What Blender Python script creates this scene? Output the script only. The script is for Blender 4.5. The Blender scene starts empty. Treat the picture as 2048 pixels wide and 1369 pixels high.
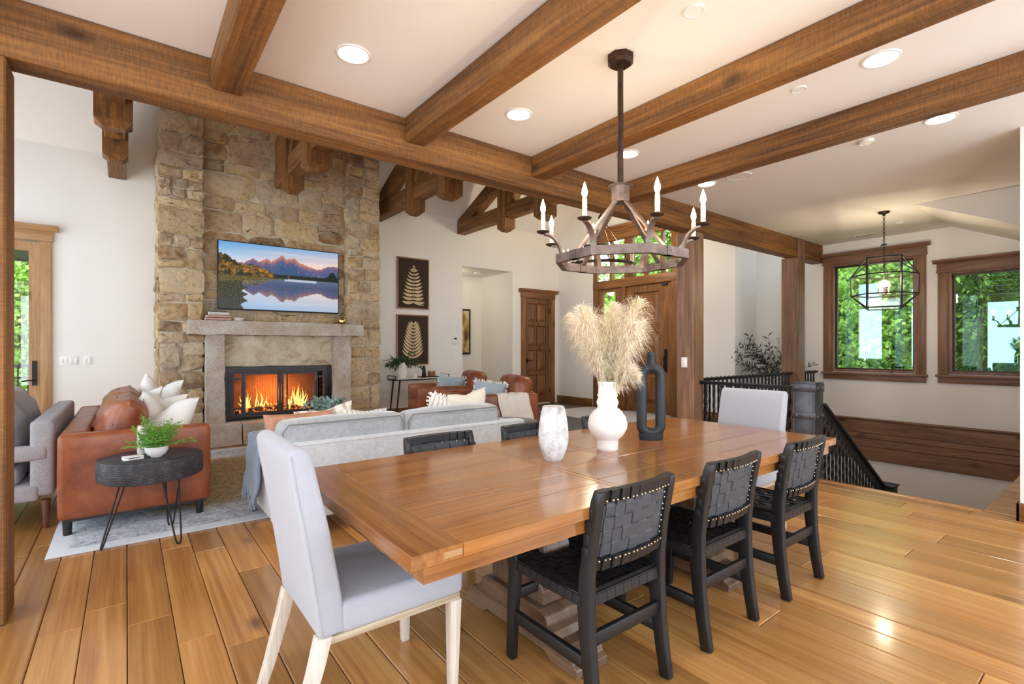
import bpy, bmesh, math, random
from mathutils import Vector, Matrix, noise
SC = bpy.context.scene
COL = SC.collection
RAD = math.radians
R = random.Random(11)

# ---------------------------------------------------------------- camera, world, exposure
F_PX = 996.0
cam_d = bpy.data.cameras.new('camera')
cam_d.sensor_width = 36.0
cam_d.lens = F_PX / 2048.0 * 36.0
cam_d.shift_y = 11.5 / 2048.0
cam_d.clip_start = 0.05
cam_d.clip_end = 200
cam = bpy.data.objects.new('camera', cam_d)
cam.location = (0, 0, 1.32)
cam.rotation_euler = (RAD(90), 0, RAD(-37.76))
COL.objects.link(cam)
SC.camera = cam
SC.view_settings.view_transform = 'Standard'
SC.view_settings.look = 'None'
SC.view_settings.gamma = 1.0
SC.view_settings.use_curve_mapping = False
SC.view_settings.exposure = 1.12
SC.cycles.max_bounces = 10
SC.cycles.diffuse_bounces = 6
SC.cycles.glossy_bounces = 4
SC.cycles.transparent_max_bounces = 12
SC.cycles.use_denoising = True
SC.cycles.sample_clamp_indirect = 6.0
SC.cycles.caustics_reflective = False
SC.cycles.caustics_refractive = False
try:
    SC.cycles.denoiser = 'OPENIMAGEDENOISE'
except Exception:
    pass

world = bpy.data.worlds.new('world')
SC.world = world
world.use_nodes = True
wn = world.node_tree.nodes
wl = world.node_tree.links
wn.clear()
w_out = wn.new('ShaderNodeOutputWorld')
w_bg = wn.new('ShaderNodeBackground')
w_bg.inputs['Strength'].default_value = 2.95
w_tc = wn.new('ShaderNodeTexCoord')
w_sep = wn.new('ShaderNodeSeparateXYZ')
w_ramp = wn.new('ShaderNodeValToRGB')
w_ramp.color_ramp.elements[0].position = 0.0
w_ramp.color_ramp.elements[0].color = (0.82, 0.91, 1.0, 1)
w_ramp.color_ramp.elements[1].position = 0.9
w_ramp.color_ramp.elements[1].color = (0.68, 0.83, 1.0, 1)
wl.new(w_tc.outputs['Generated'], w_sep.inputs[0])
wl.new(w_sep.outputs['Z'], w_ramp.inputs[0])
wl.new(w_ramp.outputs[0], w_bg.inputs[0])
wl.new(w_bg.outputs[0], w_out.inputs[0])


def portal(loc, rot, sx, sy):
    d = bpy.data.lights.new('daylight_portal', 'AREA')
    d.shape = 'RECTANGLE'
    d.size, d.size_y = sx, sy
    d.cycles.is_portal = True
    o = bpy.data.objects.new('daylight_portal', d)
    o.location = loc
    o.rotation_euler = rot
    COL.objects.link(o)


# windows of the room: left wall x=-3, unseen ones added for light behind the camera y=-1.6, right wall x=9.06
LEFT_WIN = [(0.9, 3.26, 0.25, 2.85), (-1.3, 0.55, 0.25, 2.85), (3.95, 5.17, 0.25, 3.7), (5.66, 6.73, 0.25, 3.7), (7.15, 8.4, 0.25, 3.7)]
ADDED_BACK_WIN = [(-2.4, -0.2, 0.2, 2.85), (0.2, 2.4, 0.2, 2.85), (2.8, 4.9, 0.2, 2.85)]  # unseen openings added to let more daylight into the room
for (a, b, z0, z1) in LEFT_WIN:
    portal((-3.06, (a + b) / 2, (z0 + z1) / 2), (0, RAD(-90), 0), z1 - z0, b - a)
for (a, b, z0, z1) in ADDED_BACK_WIN:
    portal(((a + b) / 2, -1.66, (z0 + z1) / 2), (RAD(90), 0, 0), b - a, z1 - z0)
portal((9.12, 2.66, 1.8), (0, RAD(90), 0), 1.72, 1.1)
portal((9.12, 1.2, 1.66), (0, RAD(90), 0), 1.42, 1.1)


# ---------------------------------------------------------------- helpers
class G:
    """Collects geometry for one mesh object."""
    def __init__(s):
        s.v, s.f = [], []

    def add(s, vs, fs):
        n = len(s.v)
        s.v += [tuple(v) for v in vs]
        s.f += [tuple(i + n for i in f) for f in fs]
        return s

    def box(s, x0, x1, y0, y1, z0, z1):
        vs = [(x, y, z) for z in (z0, z1) for y in (y0, y1) for x in (x0, x1)]
        return s.add(vs, [(0, 2, 3, 1), (4, 5, 7, 6), (0, 1, 5, 4), (2, 6, 7, 3), (0, 4, 6, 2), (1, 3, 7, 5)])

    def prism(s, poly, axis, a, b):
        """poly in the two other axes: axis x -> (y,z), y -> (x,z), z -> (x,y)."""
        def P(u, w, t):
            return {'x': (t, u, w), 'y': (u, t, w), 'z': (u, w, t)}[axis]
        n = len(poly)
        vs = [P(u, w, a) for u, w in poly] + [P(u, w, b) for u, w in poly]
        fs = [tuple(range(n)), tuple(range(2 * n - 1, n - 1, -1))]
        fs += [(i, i + n, (i + 1) % n + n, (i + 1) % n) for i in range(n)]
        return s.add(vs, fs)

    def tube(s, pts, r, seg=8, closed=False, squash=1.0):
        pts = [Vector(p) for p in pts]
        n = len(pts)
        rs = r if isinstance(r, (list, tuple)) else [r] * n
        vs, fs = [], []
        up = None
        for i, p in enumerate(pts):
            if closed:
                t = (pts[(i + 1) % n] - pts[i - 1])
            else:
                t = pts[min(i + 1, n - 1)] - pts[max(i - 1, 0)]
            t.normalize()
            if up is None:
                up = Vector((0, 0, 1)) if abs(t.z) < 0.9 else Vector((1, 0, 0))
            a = t.cross(up)
            if a.length < 1e-4:
                a = t.orthogonal()
            a.normalize()
            b = a.cross(t).normalized()
            up = b
            for k in range(seg):
                w = 2 * math.pi * k / seg
                vs.append(p + a * (rs[i] * math.cos(w)) + b * (rs[i] * squash * math.sin(w)))
        m = n if closed else n - 1
        for i in range(m):
            for k in range(seg):
                j = (i + 1) % n
                fs.append((i * seg + k, i * seg + (k + 1) % seg, j * seg + (k + 1) % seg, j * seg + k))
        if not closed:
            fs.append(tuple(range(seg - 1, -1, -1)))
            fs.append(tuple((n - 1) * seg + k for k in range(seg)))
        return s.add(vs, fs)

    def bar(s, p, q, w, h, roll_up=(0, 0, 1)):
        """square bar from p to q, w wide and h along roll_up."""
        p, q = Vector(p), Vector(q)
        t = (q - p).normalized()
        up = Vector(roll_up)
        a = t.cross(up)
        if a.length < 1e-4:
            a = t.orthogonal()
        a.normalize()
        b = a.cross(t).normalized()
        vs = [c + a * (i * w / 2) + b * (j * h / 2) for c in (p, q) for i, j in ((-1, -1), (1, -1), (1, 1), (-1, 1))]
        return s.add(vs, [(0, 1, 2, 3), (7, 6, 5, 4), (0, 4, 5, 1), (1, 5, 6, 2), (2, 6, 7, 3), (3, 7, 4, 0)])

    def sweep(s, pts, w, h, side=(1, 0, 0)):
        """flat bar following pts, width w along side, thickness h across."""
        pts = [Vector(p) for p in pts]
        sd = Vector(side).normalized()
        vs, fs = [], []
        n = len(pts)
        ws = w if isinstance(w, (list, tuple)) else [w] * n
        hs = h if isinstance(h, (list, tuple)) else [h] * n
        for i, p in enumerate(pts):
            t = (pts[min(i + 1, n - 1)] - pts[max(i - 1, 0)]).normalized()
            b = sd.cross(t).normalized()
            for u, k in ((-1, -1), (1, -1), (1, 1), (-1, 1)):
                vs.append(p + sd * (u * ws[i] / 2) + b * (k * hs[i] / 2))
        for i in range(n - 1):
            for k in range(4):
                fs.append((i * 4 + k, i * 4 + (k + 1) % 4, i * 4 + 4 + (k + 1) % 4, i * 4 + 4 + k))
        fs.append((3, 2, 1, 0))
        fs.append(tuple((n - 1) * 4 + k for k in range(4)))
        return s.add(vs, fs)

    def lathe(s, prof, c=(0, 0, 0), seg=24, sx=1.0, sy=1.0):
        vs, fs = [], []
        n = len(prof)
        for r, z in prof:
            for k in range(seg):
                w = 2 * math.pi * k / seg
                vs.append((c[0] + r * sx * math.cos(w), c[1] + r * sy * math.sin(w), c[2] + z))
        for i in range(n - 1):
            for k in range(seg):
                fs.append((i * seg + k, i * seg + (k + 1) % seg, (i + 1) * seg + (k + 1) % seg, (i + 1) * seg + k))
        if prof[0][0] > 1e-5:
            fs.append(tuple(range(seg - 1, -1, -1)))
        if prof[-1][0] > 1e-5:
            fs.append(tuple((n - 1) * seg + k for k in range(seg)))
        return s.add(vs, fs)

    def ball(s, c, r, seg=10, rings=6, sc=(1, 1, 1)):
        vs, fs = [], []
        for i in range(rings + 1):
            t = math.pi * i / rings
            for k in range(seg):
                w = 2 * math.pi * k / seg
                vs.append((c[0] + sc[0] * r * math.sin(t) * math.cos(w), c[1] + sc[1] * r * math.sin(t) * math.sin(w), c[2] - sc[2] * r * math.cos(t)))
        for i in range(rings):
            for k in range(seg):
                fs.append((i * seg + k, i * seg + (k + 1) % seg, (i + 1) * seg + (k + 1) % seg, (i + 1) * seg + k))
        return s.add(vs, fs)

    def grid(s, fn, nu, nv):
        vs = [fn(i / nu, j / nv) for j in range(nv + 1) for i in range(nu + 1)]
        fs = [(j * (nu + 1) + i, j * (nu + 1) + i + 1, (j + 1) * (nu + 1) + i + 1, (j + 1) * (nu + 1) + i) for j in range(nv) for i in range(nu)]
        return s.add(vs, fs)

    def xf(s, m):
        s.v = [tuple(m @ Vector(v)) for v in s.v]
        return s


def mesh_of(g, name, bevel=0.0, bseg=2, smooth=False, ang=40, weld=False, sub=0, recalc=True):
    me = bpy.data.meshes.new(name)
    me.from_pydata(g.v, [], g.f)
    if bevel or weld or recalc or sub:
        bm = bmesh.new()
        bm.from_mesh(me)
        if weld:
            bmesh.ops.remove_doubles(bm, verts=bm.verts, dist=1e-5)
        if recalc:
            bmesh.ops.recalc_face_normals(bm, faces=bm.faces)
        if sub:
            bmesh.ops.subdivide_edges(bm, edges=bm.edges, cuts=sub, use_grid_fill=True)
        if bevel:
            ed = [e for e in bm.edges if len(e.link_faces) == 2 and e.calc_face_angle(0) > RAD(30)]
            bmesh.ops.bevel(bm, geom=ed, offset=bevel, segments=bseg, profile=0.5, affect='EDGES', clamp_overlap=True)
        bm.to_mesh(me)
        bm.free()
    if smooth or (bevel and bseg > 1):
        me.polygons.foreach_set('use_smooth', [True] * len(me.polygons))
        me.set_sharp_from_angle(angle=RAD(ang))
    me.update()
    return me


WORLD = set()


def obj(name, g, mat, parent=None, bevel=0.0, bseg=2, smooth=False, ang=40, weld=False, kind=None, label=None, cat=None, group=None, mesh=None, loc=None, rot=None):
    me = mesh or mesh_of(g, name, bevel, bseg, smooth, ang, weld)
    if mat is not None and not me.materials:
        me.materials.append(mat)
    o = bpy.data.objects.new(name, me)
    COL.objects.link(o)
    if loc:
        o.location = loc
    if rot:
        o.rotation_euler = rot
    if parent is not None:
        o.parent = parent
        if parent in WORLD:
            o.matrix_parent_inverse = Matrix.Translation(-parent.location)
            WORLD.add(o) if False else None
    if kind:
        o['kind'] = kind
    if label:
        o['label'] = label
    if cat:
        o['category'] = cat
    if group:
        o['group'] = group
    return o


def thing(name, label, cat, loc=(0, 0, 0), rz=0.0, group=None, world=False, kind=None):
    """An Empty at the thing's base. world=True: its parts are given in world coordinates."""
    o = bpy.data.objects.new(name, None)
    o.empty_display_size = 0.1
    COL.objects.link(o)
    o.location = loc
    o.rotation_euler = (0, 0, rz)
    o['label'] = label
    o['category'] = cat
    if group:
        o['group'] = group
    if kind:
        o['kind'] = kind
    if world:
        WORLD.add(o)
    return o


def dup(root, loc, rz, label, group=None):
    r = root.copy()
    COL.objects.link(r)
    r.location = loc
    r.rotation_euler = (0, 0, rz)
    r['label'] = label
    if group:
        r['group'] = group
    for ch in list(root.children):
        c = ch.copy()
        COL.objects.link(c)
        c.parent = r
        for gch in list(ch.children):
            d = gch.copy()
            COL.objects.link(d)
            d.parent = c
    return r


def cells(holes, a0, a1, b0, b1):
    """rectangles of [a0,a1]x[b0,b1] outside the holes (a0,a1,b0,b1)."""
    A = sorted({a0, a1} | {h[0] for h in holes} | {h[1] for h in holes})
    B = sorted({b0, b1} | {h[2] for h in holes} | {h[3] for h in holes})
    A = [t for t in A if a0 <= t <= a1]
    B = [t for t in B if b0 <= t <= b1]
    for i in range(len(A) - 1):
        for j in range(len(B) - 1):
            ca, cb = (A[i] + A[i + 1]) / 2, (B[j] + B[j + 1]) / 2
            if not any(h[0] < ca < h[1] and h[2] < cb < h[3] for h in holes):
                yield A[i], A[i + 1], B[j], B[j + 1]


def nz(x, y, z, s=1.0):
    return noise.noise(Vector((x * s, y * s, z * s)))


# ---------------------------------------------------------------- materials
def c8(r, g, b):
    def l(u):
        u /= 255.0
        return u / 12.92 if u <= 0.04045 else ((u + 0.055) / 1.055) ** 2.4
    return (l(r), l(g), l(b), 1.0)


class NT:
    def __init__(s, name):
        s.m = bpy.data.materials.new(name)
        s.m.use_nodes = True
        s.t = s.m.node_tree
        s.n = s.t.nodes
        s.p = s.n['Principled BSDF']
        s.out = s.n['Material Output']

    def new(s, typ, **kw):
        n = s.n.new(typ)
        for k, v in kw.items():
            setattr(n, k, v)
        return n

    def link(s, a, b):
        s.t.links.new(a, b)

    def coord(s, scale=(1, 1, 1), rand=False, kind='Object'):
        tc = s.new('ShaderNodeTexCoord')
        mp = s.new('ShaderNodeMapping')
        mp.inputs['Scale'].default_value = scale
        s.link(tc.outputs[kind], mp.inputs['Vector'])
        if rand:
            oi = s.new('ShaderNodeObjectInfo')
            ml = s.new('ShaderNodeMath', operation='MULTIPLY')
            ml.inputs[1].default_value = 37.0
            s.link(oi.outputs['Random'], ml.inputs[0])
            s.link(ml.outputs[0], mp.inputs['Location'])
        return mp.outputs[0]

    def noise(s, vec, scale, detail=4, rough=0.6, dist=0.0):
        n = s.new('ShaderNodeTexNoise')
        n.inputs['Scale'].default_value = scale
        n.inputs['Detail'].default_value = detail
        n.inputs['Roughness'].default_value = rough
        n.inputs['Distortion'].default_value = dist
        s.link(vec, n.inputs['Vector'])
        return n.outputs[0]

    def ramp(s, fac, stops):
        r = s.new('ShaderNodeValToRGB')
        e = r.color_ramp.elements
        while len(e) < len(stops):
            e.new(0.5)
        for k, (p, c) in enumerate(stops):
            e[k].position = p
            e[k].color = c
        s.link(fac, r.inputs[0])
        return r.outputs[0]

    def mix(s, fac, a, b, mode='MIX'):
        n = s.new('ShaderNodeMix', data_type='RGBA', blend_type=mode)
        if hasattr(fac, 'is_linked'):
            s.link(fac, n.inputs[0])
        else:
            n.inputs[0].default_value = fac
        for k, q in ((6, a), (7, b)):
            if hasattr(q, 'is_linked'):
                s.link(q, n.inputs[k])
            else:
                n.inputs[k].default_value = q
        return n.outputs[2]

    def vary(s, col, hue=0.0, val=0.3, sat=0.0):
        """per-object brightness change"""
        oi = s.new('ShaderNodeObjectInfo')
        hs = s.new('ShaderNodeHueSaturation')
        mr = s.new('ShaderNodeMapRange')
        mr.inputs['To Min'].default_value = 1 - val
        mr.inputs['To Max'].default_value = 1 + val
        s.link(oi.outputs['Random'], mr.inputs['Value'])
        s.link(mr.outputs[0], hs.inputs['Value'])
        s.link(col, hs.inputs['Color'])
        return hs.outputs[0]

    def bump(s, h, strength=0.3, dist=0.01):
        b = s.new('ShaderNodeBump')
        b.inputs['Strength'].default_value = strength
        b.inputs['Distance'].default_value = dist
        s.link(h, b.inputs['Height'])
        s.link(b.outputs[0], s.p.inputs['Normal'])

    def base(s, c):
        if hasattr(c, 'is_linked'):
            s.link(c, s.p.inputs['Base Color'])
        else:
            s.p.inputs['Base Color'].default_value = c

    def fin(s, rough=0.5, metal=0.0, spec=0.5, coat=0.0, sheen=0.0):
        s.p.inputs['Roughness'].default_value = rough
        s.p.inputs['Metallic'].default_value = metal
        s.p.inputs['Specular IOR Level'].default_value = spec
        if coat:
            s.p.inputs['Coat Weight'].default_value = coat
            s.p.inputs['Coat Roughness'].default_value = 0.12
        if sheen:
            s.p.inputs['Sheen Weight'].default_value = sheen
        return s.m


def plain(name, col, rough=0.6, metal=0.0, spec=0.4, amt=0.12, scale=8.0, bump=0.0, bscale=60.0, coat=0.0, sheen=0.0, bdist=0.005):
    t = NT(name)
    v = t.coord()
    f = t.noise(v, scale, 4)
    lo = tuple(x * (1 - amt) for x in col[:3]) + (1,)
    hi = tuple(min(1, x * (1 + amt)) for x in col[:3]) + (1,)
    t.base(t.ramp(f, [(0.3, lo), (0.7, hi)]))
    if bump:
        t.bump(t.noise(v, bscale, 3), bump, bdist)
    return t.fin(rough, metal, spec, coat, sheen)


def wood(name, dark, mid, light, axis='x', rough=0.5, stretch=0.06, scale=9.0, knots=0.0, saw=0.0, val=0.12, coat=0.0, spec=0.4, rand=True, bump=0.12):
    t = NT(name)
    ax = {'x': 0, 'y': 1, 'z': 2}[axis]
    sc = [1.0, 1.0, 1.0]
    sc[ax] = stretch
    v = t.coord(tuple(sc), rand)
    f1 = t.noise(v, scale, 5, 0.62, 0.6)
    sc2 = [1.0, 1.0, 1.0]
    sc2[ax] = stretch * 0.4
    v2 = t.coord(tuple(sc2), rand)
    f2 = t.noise(v2, scale * 7, 3, 0.7)
    a = t.ramp(f1, [(0.28, dark), (0.5, mid), (0.72, light)])
    b = t.mix(0.36, a, t.ramp(f2, [(0.35, dark), (0.65, light)]))
    if knots:
        vk = t.coord(tuple(0.45 if k == ax else 1.0 for k in range(3)), rand)
        vo = t.new('ShaderNodeTexVoronoi')
        vo.inputs['Scale'].default_value = 3.2
        t.link(vk, vo.inputs['Vector'])
        kf = t.ramp(vo.outputs['Distance'], [(0.035, (1, 1, 1, 1)), (0.15, (0, 0, 0, 1))])
        km = t.new('ShaderNodeMath', operation='MULTIPLY')
        km.inputs[1].default_value = knots
        t.link(kf, km.inputs[0])
        b = t.mix(km.outputs[0], b, tuple(x * 0.35 for x in dark[:3]) + (1,))
    h = f2
    if saw:
        s3 = [0.15, 0.15, 0.15]
        s3[ax] = 1.0
        v3 = t.coord(tuple(s3))
        f3 = t.noise(v3, 110, 2)
        b = t.mix(saw, b, t.ramp(f3, [(0.35, dark), (0.65, light)]), 'SOFT_LIGHT')
        h = f3
    if val:
        b = t.vary(b, val=val)
    t.base(b)
    t.bump(h, bump, 0.004)
    return t.fin(rough, 0, spec, coat)


def fabric(name, col, amt=0.18, scale=220.0, rough=0.9, big=3.0, sheen=0.25, bump=0.35, streak=0.0):
    t = NT(name)
    v = t.coord()
    f = t.noise(v, scale, 2, 0.7)
    f2 = t.noise(v, big, 3)
    lo = tuple(x * (1 - amt) for x in col[:3]) + (1,)
    hi = tuple(min(1, x * (1 + amt)) for x in col[:3]) + (1,)
    a = t.ramp(f, [(0.3, lo), (0.7, hi)])
    b = t.mix(0.35, a, t.ramp(f2, [(0.3, lo), (0.7, hi)]))
    t.base(b)
    t.bump(f, bump, 0.002)
    return t.fin(rough, 0, 0.25, 0, sheen)


def emit(name, col, strength):
    t = NT(name)
    t.p.inputs['Base Color'].default_value = col
    t.p.inputs['Emission Color'].default_value = col
    t.p.inputs['Emission Strength'].default_value = strength
    return t.m


def glass(name, refl=0.08, tint=(1, 1, 1, 1), rtint=(1, 1, 1, 1), rough=0.0):
    t = NT(name)
    t.n.remove(t.p)
    tr = t.new('ShaderNodeBsdfTransparent')
    tr.inputs[0].default_value = tint
    gl = t.new('ShaderNodeBsdfGlossy')
    gl.inputs['Color'].default_value = rtint
    gl.inputs['Roughness'].default_value = rough
    mx = t.new('ShaderNodeMixShader')
    mx.inputs[0].default_value = refl
    t.link(tr.outputs[0], mx.inputs[1])
    t.link(gl.outputs[0], mx.inputs[2])
    t.link(mx.outputs[0], t.out.inputs[0])
    return t.m


M = {}
M['wall'] = plain('wall_paint', c8(238, 236, 231), 0.85, spec=0.2, amt=0.012, scale=1.5, bump=0.08, bscale=90)
M['ceil'] = plain('ceiling_paint', c8(238, 234, 228), 0.9, spec=0.15, amt=0.01, scale=1.5, bump=0.05, bscale=70)
BD, BM_, BL = c8(74, 50, 26), c8(132, 94, 50), c8(176, 134, 80)
for a in 'xyz':
    M['beam_' + a] = wood('rough_sawn_beam_' + a, BD, BM_, BL, a, 0.6, 0.08, 7, 0.8, 0.55, 0.08, bump=0.35)
RD, RM_, RL = c8(82, 56, 40), c8(130, 94, 70), c8(164, 124, 98)
for a in 'xyz':
    M['trim_' + a] = wood('dark_alder_trim_' + a, RD, RM_, RL, a, 0.45, 0.1, 8, 0.9, 0.0, 0.08)
DD, DM_, DL = c8(76, 46, 24), c8(128, 84, 46), c8(164, 114, 68)
for a in 'xyz':
    M['door_' + a] = wood('knotty_alder_door_' + a, DD, DM_, DL, a, 0.42, 0.12, 7, 0.9, 0.0, 0.12)
LD, LM_, LL = c8(136, 98, 60), c8(176, 136, 92), c8(200, 164, 120)
for a in 'xyz':
    M['lite_' + a] = wood('light_alder_' + a, LD, LM_, LL, a, 0.45, 0.1, 8, 0.7, 0.0, 0.08)
M['plank'] = wood('floor_plank_wood', c8(136, 84, 40), c8(176, 122, 64), c8(204, 156, 94), 'y', 0.28, 0.05, 6, 0.8, 0.0, 0.22, coat=0.35, spec=0.5, bump=0.06)
for a in 'xy':
    M['table_' + a] = wood('cherry_table_' + a, c8(104, 58, 24), c8(146, 92, 42), c8(174, 118, 60), a, 0.2, 0.07, 7, 0.0, 0.0, 0.1, coat=0.5, spec=0.5, bump=0.04)
M['ped_y'] = wood('dark_cherry_pedestal', c8(74, 54, 40), c8(110, 84, 64), c8(138, 110, 88), 'y', 0.35, 0.12, 8, 0.4, 0.0, 0.08, coat=0.2)
M['ped_z'] = wood('dark_cherry_column', c8(74, 54, 40), c8(110, 84, 64), c8(138, 110, 88), 'z', 0.35, 0.12, 8, 0.4, 0.0, 0.08, coat=0.2)
M['subfloor'] = plain('floor_joint', c8(70, 40, 20), 0.7, amt=0.1)
M['black_wood'] = plain('ebonised_wood', c8(25, 24, 25), 0.4, spec=0.5, amt=0.25, scale=14, bump=0.08)
M['black_leather'] = plain('black_leather', c8(24, 24, 26), 0.4, spec=0.5, amt=0.25, scale=12, bump=0.25, bscale=160)
M['grey_leather'] = plain('charcoal_leather', c8(66, 68, 72), 0.5, spec=0.45, amt=0.2, scale=10, bump=0.25, bscale=160)
M['nail'] = plain('brass_nail', c8(206, 190, 160), 0.25, 1.0)
M['chair_fabric'] = fabric('pale_grey_linen', c8(166, 168, 176), 0.1, 260)
M['wash_leg'] = wood('whitewashed_oak', c8(176, 158, 138), c8(212, 200, 186), c8(232, 225, 214), 'z', 0.55, 0.06, 12, 0, 0, 0.03)
M['wash_leg_y'] = wood('whitewashed_oak_rail', c8(150, 128, 100), c8(190, 172, 146), c8(212, 198, 176), 'y', 0.55, 0.06, 12, 0, 0, 0.03)
M['sofa'] = fabric('silver_velvet', c8(186, 190, 194), 0.16, 30, 0.75, 5, 0.6, 0.15)
M['sofa_cush'] = fabric('silver_velvet_cushion', c8(160, 164, 168), 0.18, 30, 0.7, 5, 0.6, 0.15)
M['piping'] = fabric('grey_piping', c8(120, 122, 124), 0.1)
M['grey_tweed'] = fabric('grey_tweed', c8(158, 156, 160), 0.28, 130, 0.9, 4, 0.2, 0.4)


def leather(name, d, m, l, rough=0.38):
    t = NT(name)
    v = t.coord()
    f = t.noise(v, 5, 5, 0.6)
    t.base(t.ramp(f, [(0.3, d), (0.5, m), (0.72, l)]))
    t.bump(t.noise(v, 170, 2), 0.12, 0.002)
    return t.fin(rough, 0, 0.5)


M['cognac'] = leather('cognac_leather', c8(104, 50, 26), c8(142, 74, 40), c8(166, 96, 58))
M['tan_leather'] = leather('tan_leather', c8(168, 116, 90), c8(198, 148, 120), c8(212, 168, 142), 0.5)
M['cream'] = fabric('cream_cotton', c8(232, 226, 214), 0.06, 160)
M['white_fab'] = fabric('white_cotton', c8(236, 232, 226), 0.05, 160)
M['blue_fab'] = fabric('pale_blue_cotton', c8(172, 186, 192), 0.1, 160)
M['throw'] = fabric('slate_blue_throw', c8(126, 136, 150), 0.22, 120, bump=0.6)


def stripes(name, a, b, scale, axis=0, thr=0.55, n_amt=0.06):
    t = NT(name)
    v = t.coord()
    sp = t.new('ShaderNodeSeparateXYZ')
    t.link(v, sp.inputs[0])
    m = t.new('ShaderNodeMath', operation='MULTIPLY')
    m.inputs[1].default_value = scale
    t.link(sp.outputs[axis], m.inputs[0])
    s = t.new('ShaderNodeMath', operation='SINE')
    t.link(m.outputs[0], s.inputs[0])
    f = t.noise(v, 60, 2)
    ad = t.new('ShaderNodeMath', operation='ADD')
    t.link(s.outputs[0], ad.inputs[0])
    t.link(f, ad.inputs[1])
    t.base(t.ramp(ad.outputs[0], [(thr, a), (thr + 0.25, b)]))
    t.bump(f, 0.3, 0.003)
    return t.fin(0.9, 0, 0.2, 0, 0.2)


M['stripe_fab'] = stripes('striped_cotton', c8(234, 228, 220), c8(196, 178, 164), 70, 0, 0.9)
M['knit_fab'] = stripes('knitted_cotton', c8(236, 232, 226), c8(200, 192, 184), 150, 0, 0.9)
M['script_fab'] = stripes('grey_patterned_cotton', c8(236, 232, 226), c8(158, 154, 154), 46, 2, 1.0)
M['throw_fab'] = stripes('cream_woven_throw', c8(234, 226, 216), c8(222, 212, 200), 300, 2, 0.9)

M['white_cer'] = plain('matte_white_ceramic', c8(240, 235, 228), 0.55, amt=0.03, scale=4)
M['gloss_cer'] = plain('glazed_white_ceramic', c8(238, 234, 230), 0.2, amt=0.02, scale=4, spec=0.5)
t = NT('chalky_crackled_ceramic')
v = t.coord()
t.base(t.mix(0.6, t.ramp(t.noise(v, 16, 8, 0.75), [(0.4, c8(136, 134, 130)), (0.52, c8(206, 204, 200)), (0.7, c8(232, 230, 228))]), t.ramp(t.noise(v, 5, 6, 0.7), [(0.33, c8(150, 136, 124)), (0.48, c8(230, 228, 226)), (0.8, c8(242, 242, 242))])))
t.bump(t.noise(v, 50, 6), 0.35, 0.004)
M['chalk'] = t.fin(0.85, 0, 0.2)
M['black_cer'] = plain('matte_black_ceramic', c8(38, 40, 44), 0.5, amt=0.1, scale=10, bump=0.05)
M['iron'] = plain('dark_wrought_iron', c8(46, 44, 44), 0.5, 0.6, amt=0.2, scale=18, bump=0.1)
M['steel'] = plain('blackened_steel', c8(88, 88, 92), 0.38, 0.75, amt=0.3, scale=9, bump=0.06)
M['pewter'] = plain('aged_pewter', c8(122, 106, 98), 0.42, 0.7, amt=0.45, scale=12, bump=0.1)
M['bronze'] = plain('oil_rubbed_bronze', c8(70, 52, 42), 0.4, 0.7, amt=0.4, scale=14, bump=0.06)
M['gold'] = plain('brushed_gold', c8(206, 176, 110), 0.22, 1.0, amt=0.1)
M['wax'] = plain('candle_wax', c8(236, 222, 196), 0.5, amt=0.05)
M['bulb'] = emit('lit_bulb', (1.0, 0.80, 0.55, 1), 22)
M['bulb_soft'] = emit('lit_lantern_bulb', (1.0, 0.80, 0.55, 1), 6)
M['can_glow'] = emit('downlight_lens', (1.0, 0.93, 0.82, 1), 5)
M['plastic'] = plain('white_plastic', c8(240, 239, 236), 0.4, amt=0.01)
M['black_plastic'] = plain('black_plastic', c8(22, 22, 24), 0.35, amt=0.1)
M['win_glass'] = glass('coated_window_glass', 0.2, (0.95, 0.97, 0.93, 1), (0.40, 0.86, 1.0, 1))
M['clear'] = glass('clear_glass', 0.07)
M['door_glass'] = glass('door_glass', 0.05)


def stone_mat(name, ramp, mort=False):
    t = NT(name)
    oi = t.new('ShaderNodeObjectInfo')
    v = t.coord((1, 1, 1), True)
    base = t.ramp(oi.outputs['Random'], ramp)
    n1 = t.noise(v, 5, 6, 0.65)
    n2 = t.noise(v, 17, 8, 0.75)
    a = t.mix(t.ramp(n1, [(0.42, (0, 0, 0, 1)), (0.62, (0.6, 0.6, 0.6, 1))]), base, c8(232, 206, 160))
    b = t.mix(t.ramp(n2, [(0.5, (0, 0, 0, 1)), (0.64, (0.62, 0.62, 0.62, 1))]), a, c8(98, 76, 56))
    n3 = t.noise(v, 2.2, 3)
    b = t.mix(t.ramp(n3, [(0.45, (0, 0, 0, 1)), (0.7, (0.5, 0.5, 0.5, 1))]), b, c8(232, 220, 198))
    t.base(b)
    t.bump(t.noise(v, 13, 8, 0.72), 1.0, 0.04)
    return t.fin(0.9, 0, 0.15)


M['stone'] = stone_mat('quarried_sandstone', [(0.0, c8(206, 166, 110)), (0.14, c8(226, 196, 148)), (0.28, c8(158, 114, 74)), (0.42, c8(216, 192, 158)), (0.56, c8(126, 94, 72)), (0.7, c8(232, 206, 164)), (0.85, c8(186, 140, 92)), (1.0, c8(190, 176, 160))])
M['mortar'] = plain('pale_mortar', c8(206, 194, 170), 0.95, amt=0.12, scale=14, bump=0.5, bscale=40)
t = NT('rough_granite')
v = t.coord()
t.base(t.mix(0.6, t.ramp(t.noise(v, 60, 5, 0.75), [(0.36, c8(128, 118, 108)), (0.48, c8(214, 202, 186)), (0.62, c8(248, 240, 228))]), t.ramp(t.noise(v, 4, 5), [(0.35, c8(190, 160, 132)), (0.6, c8(222, 214, 202))])))
t.bump(t.noise(v, 30, 8, 0.75), 0.9, 0.03)
M['granite'] = t.fin(0.9, 0, 0.15)
t = NT('split_face_slab')
v = t.coord()
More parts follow.
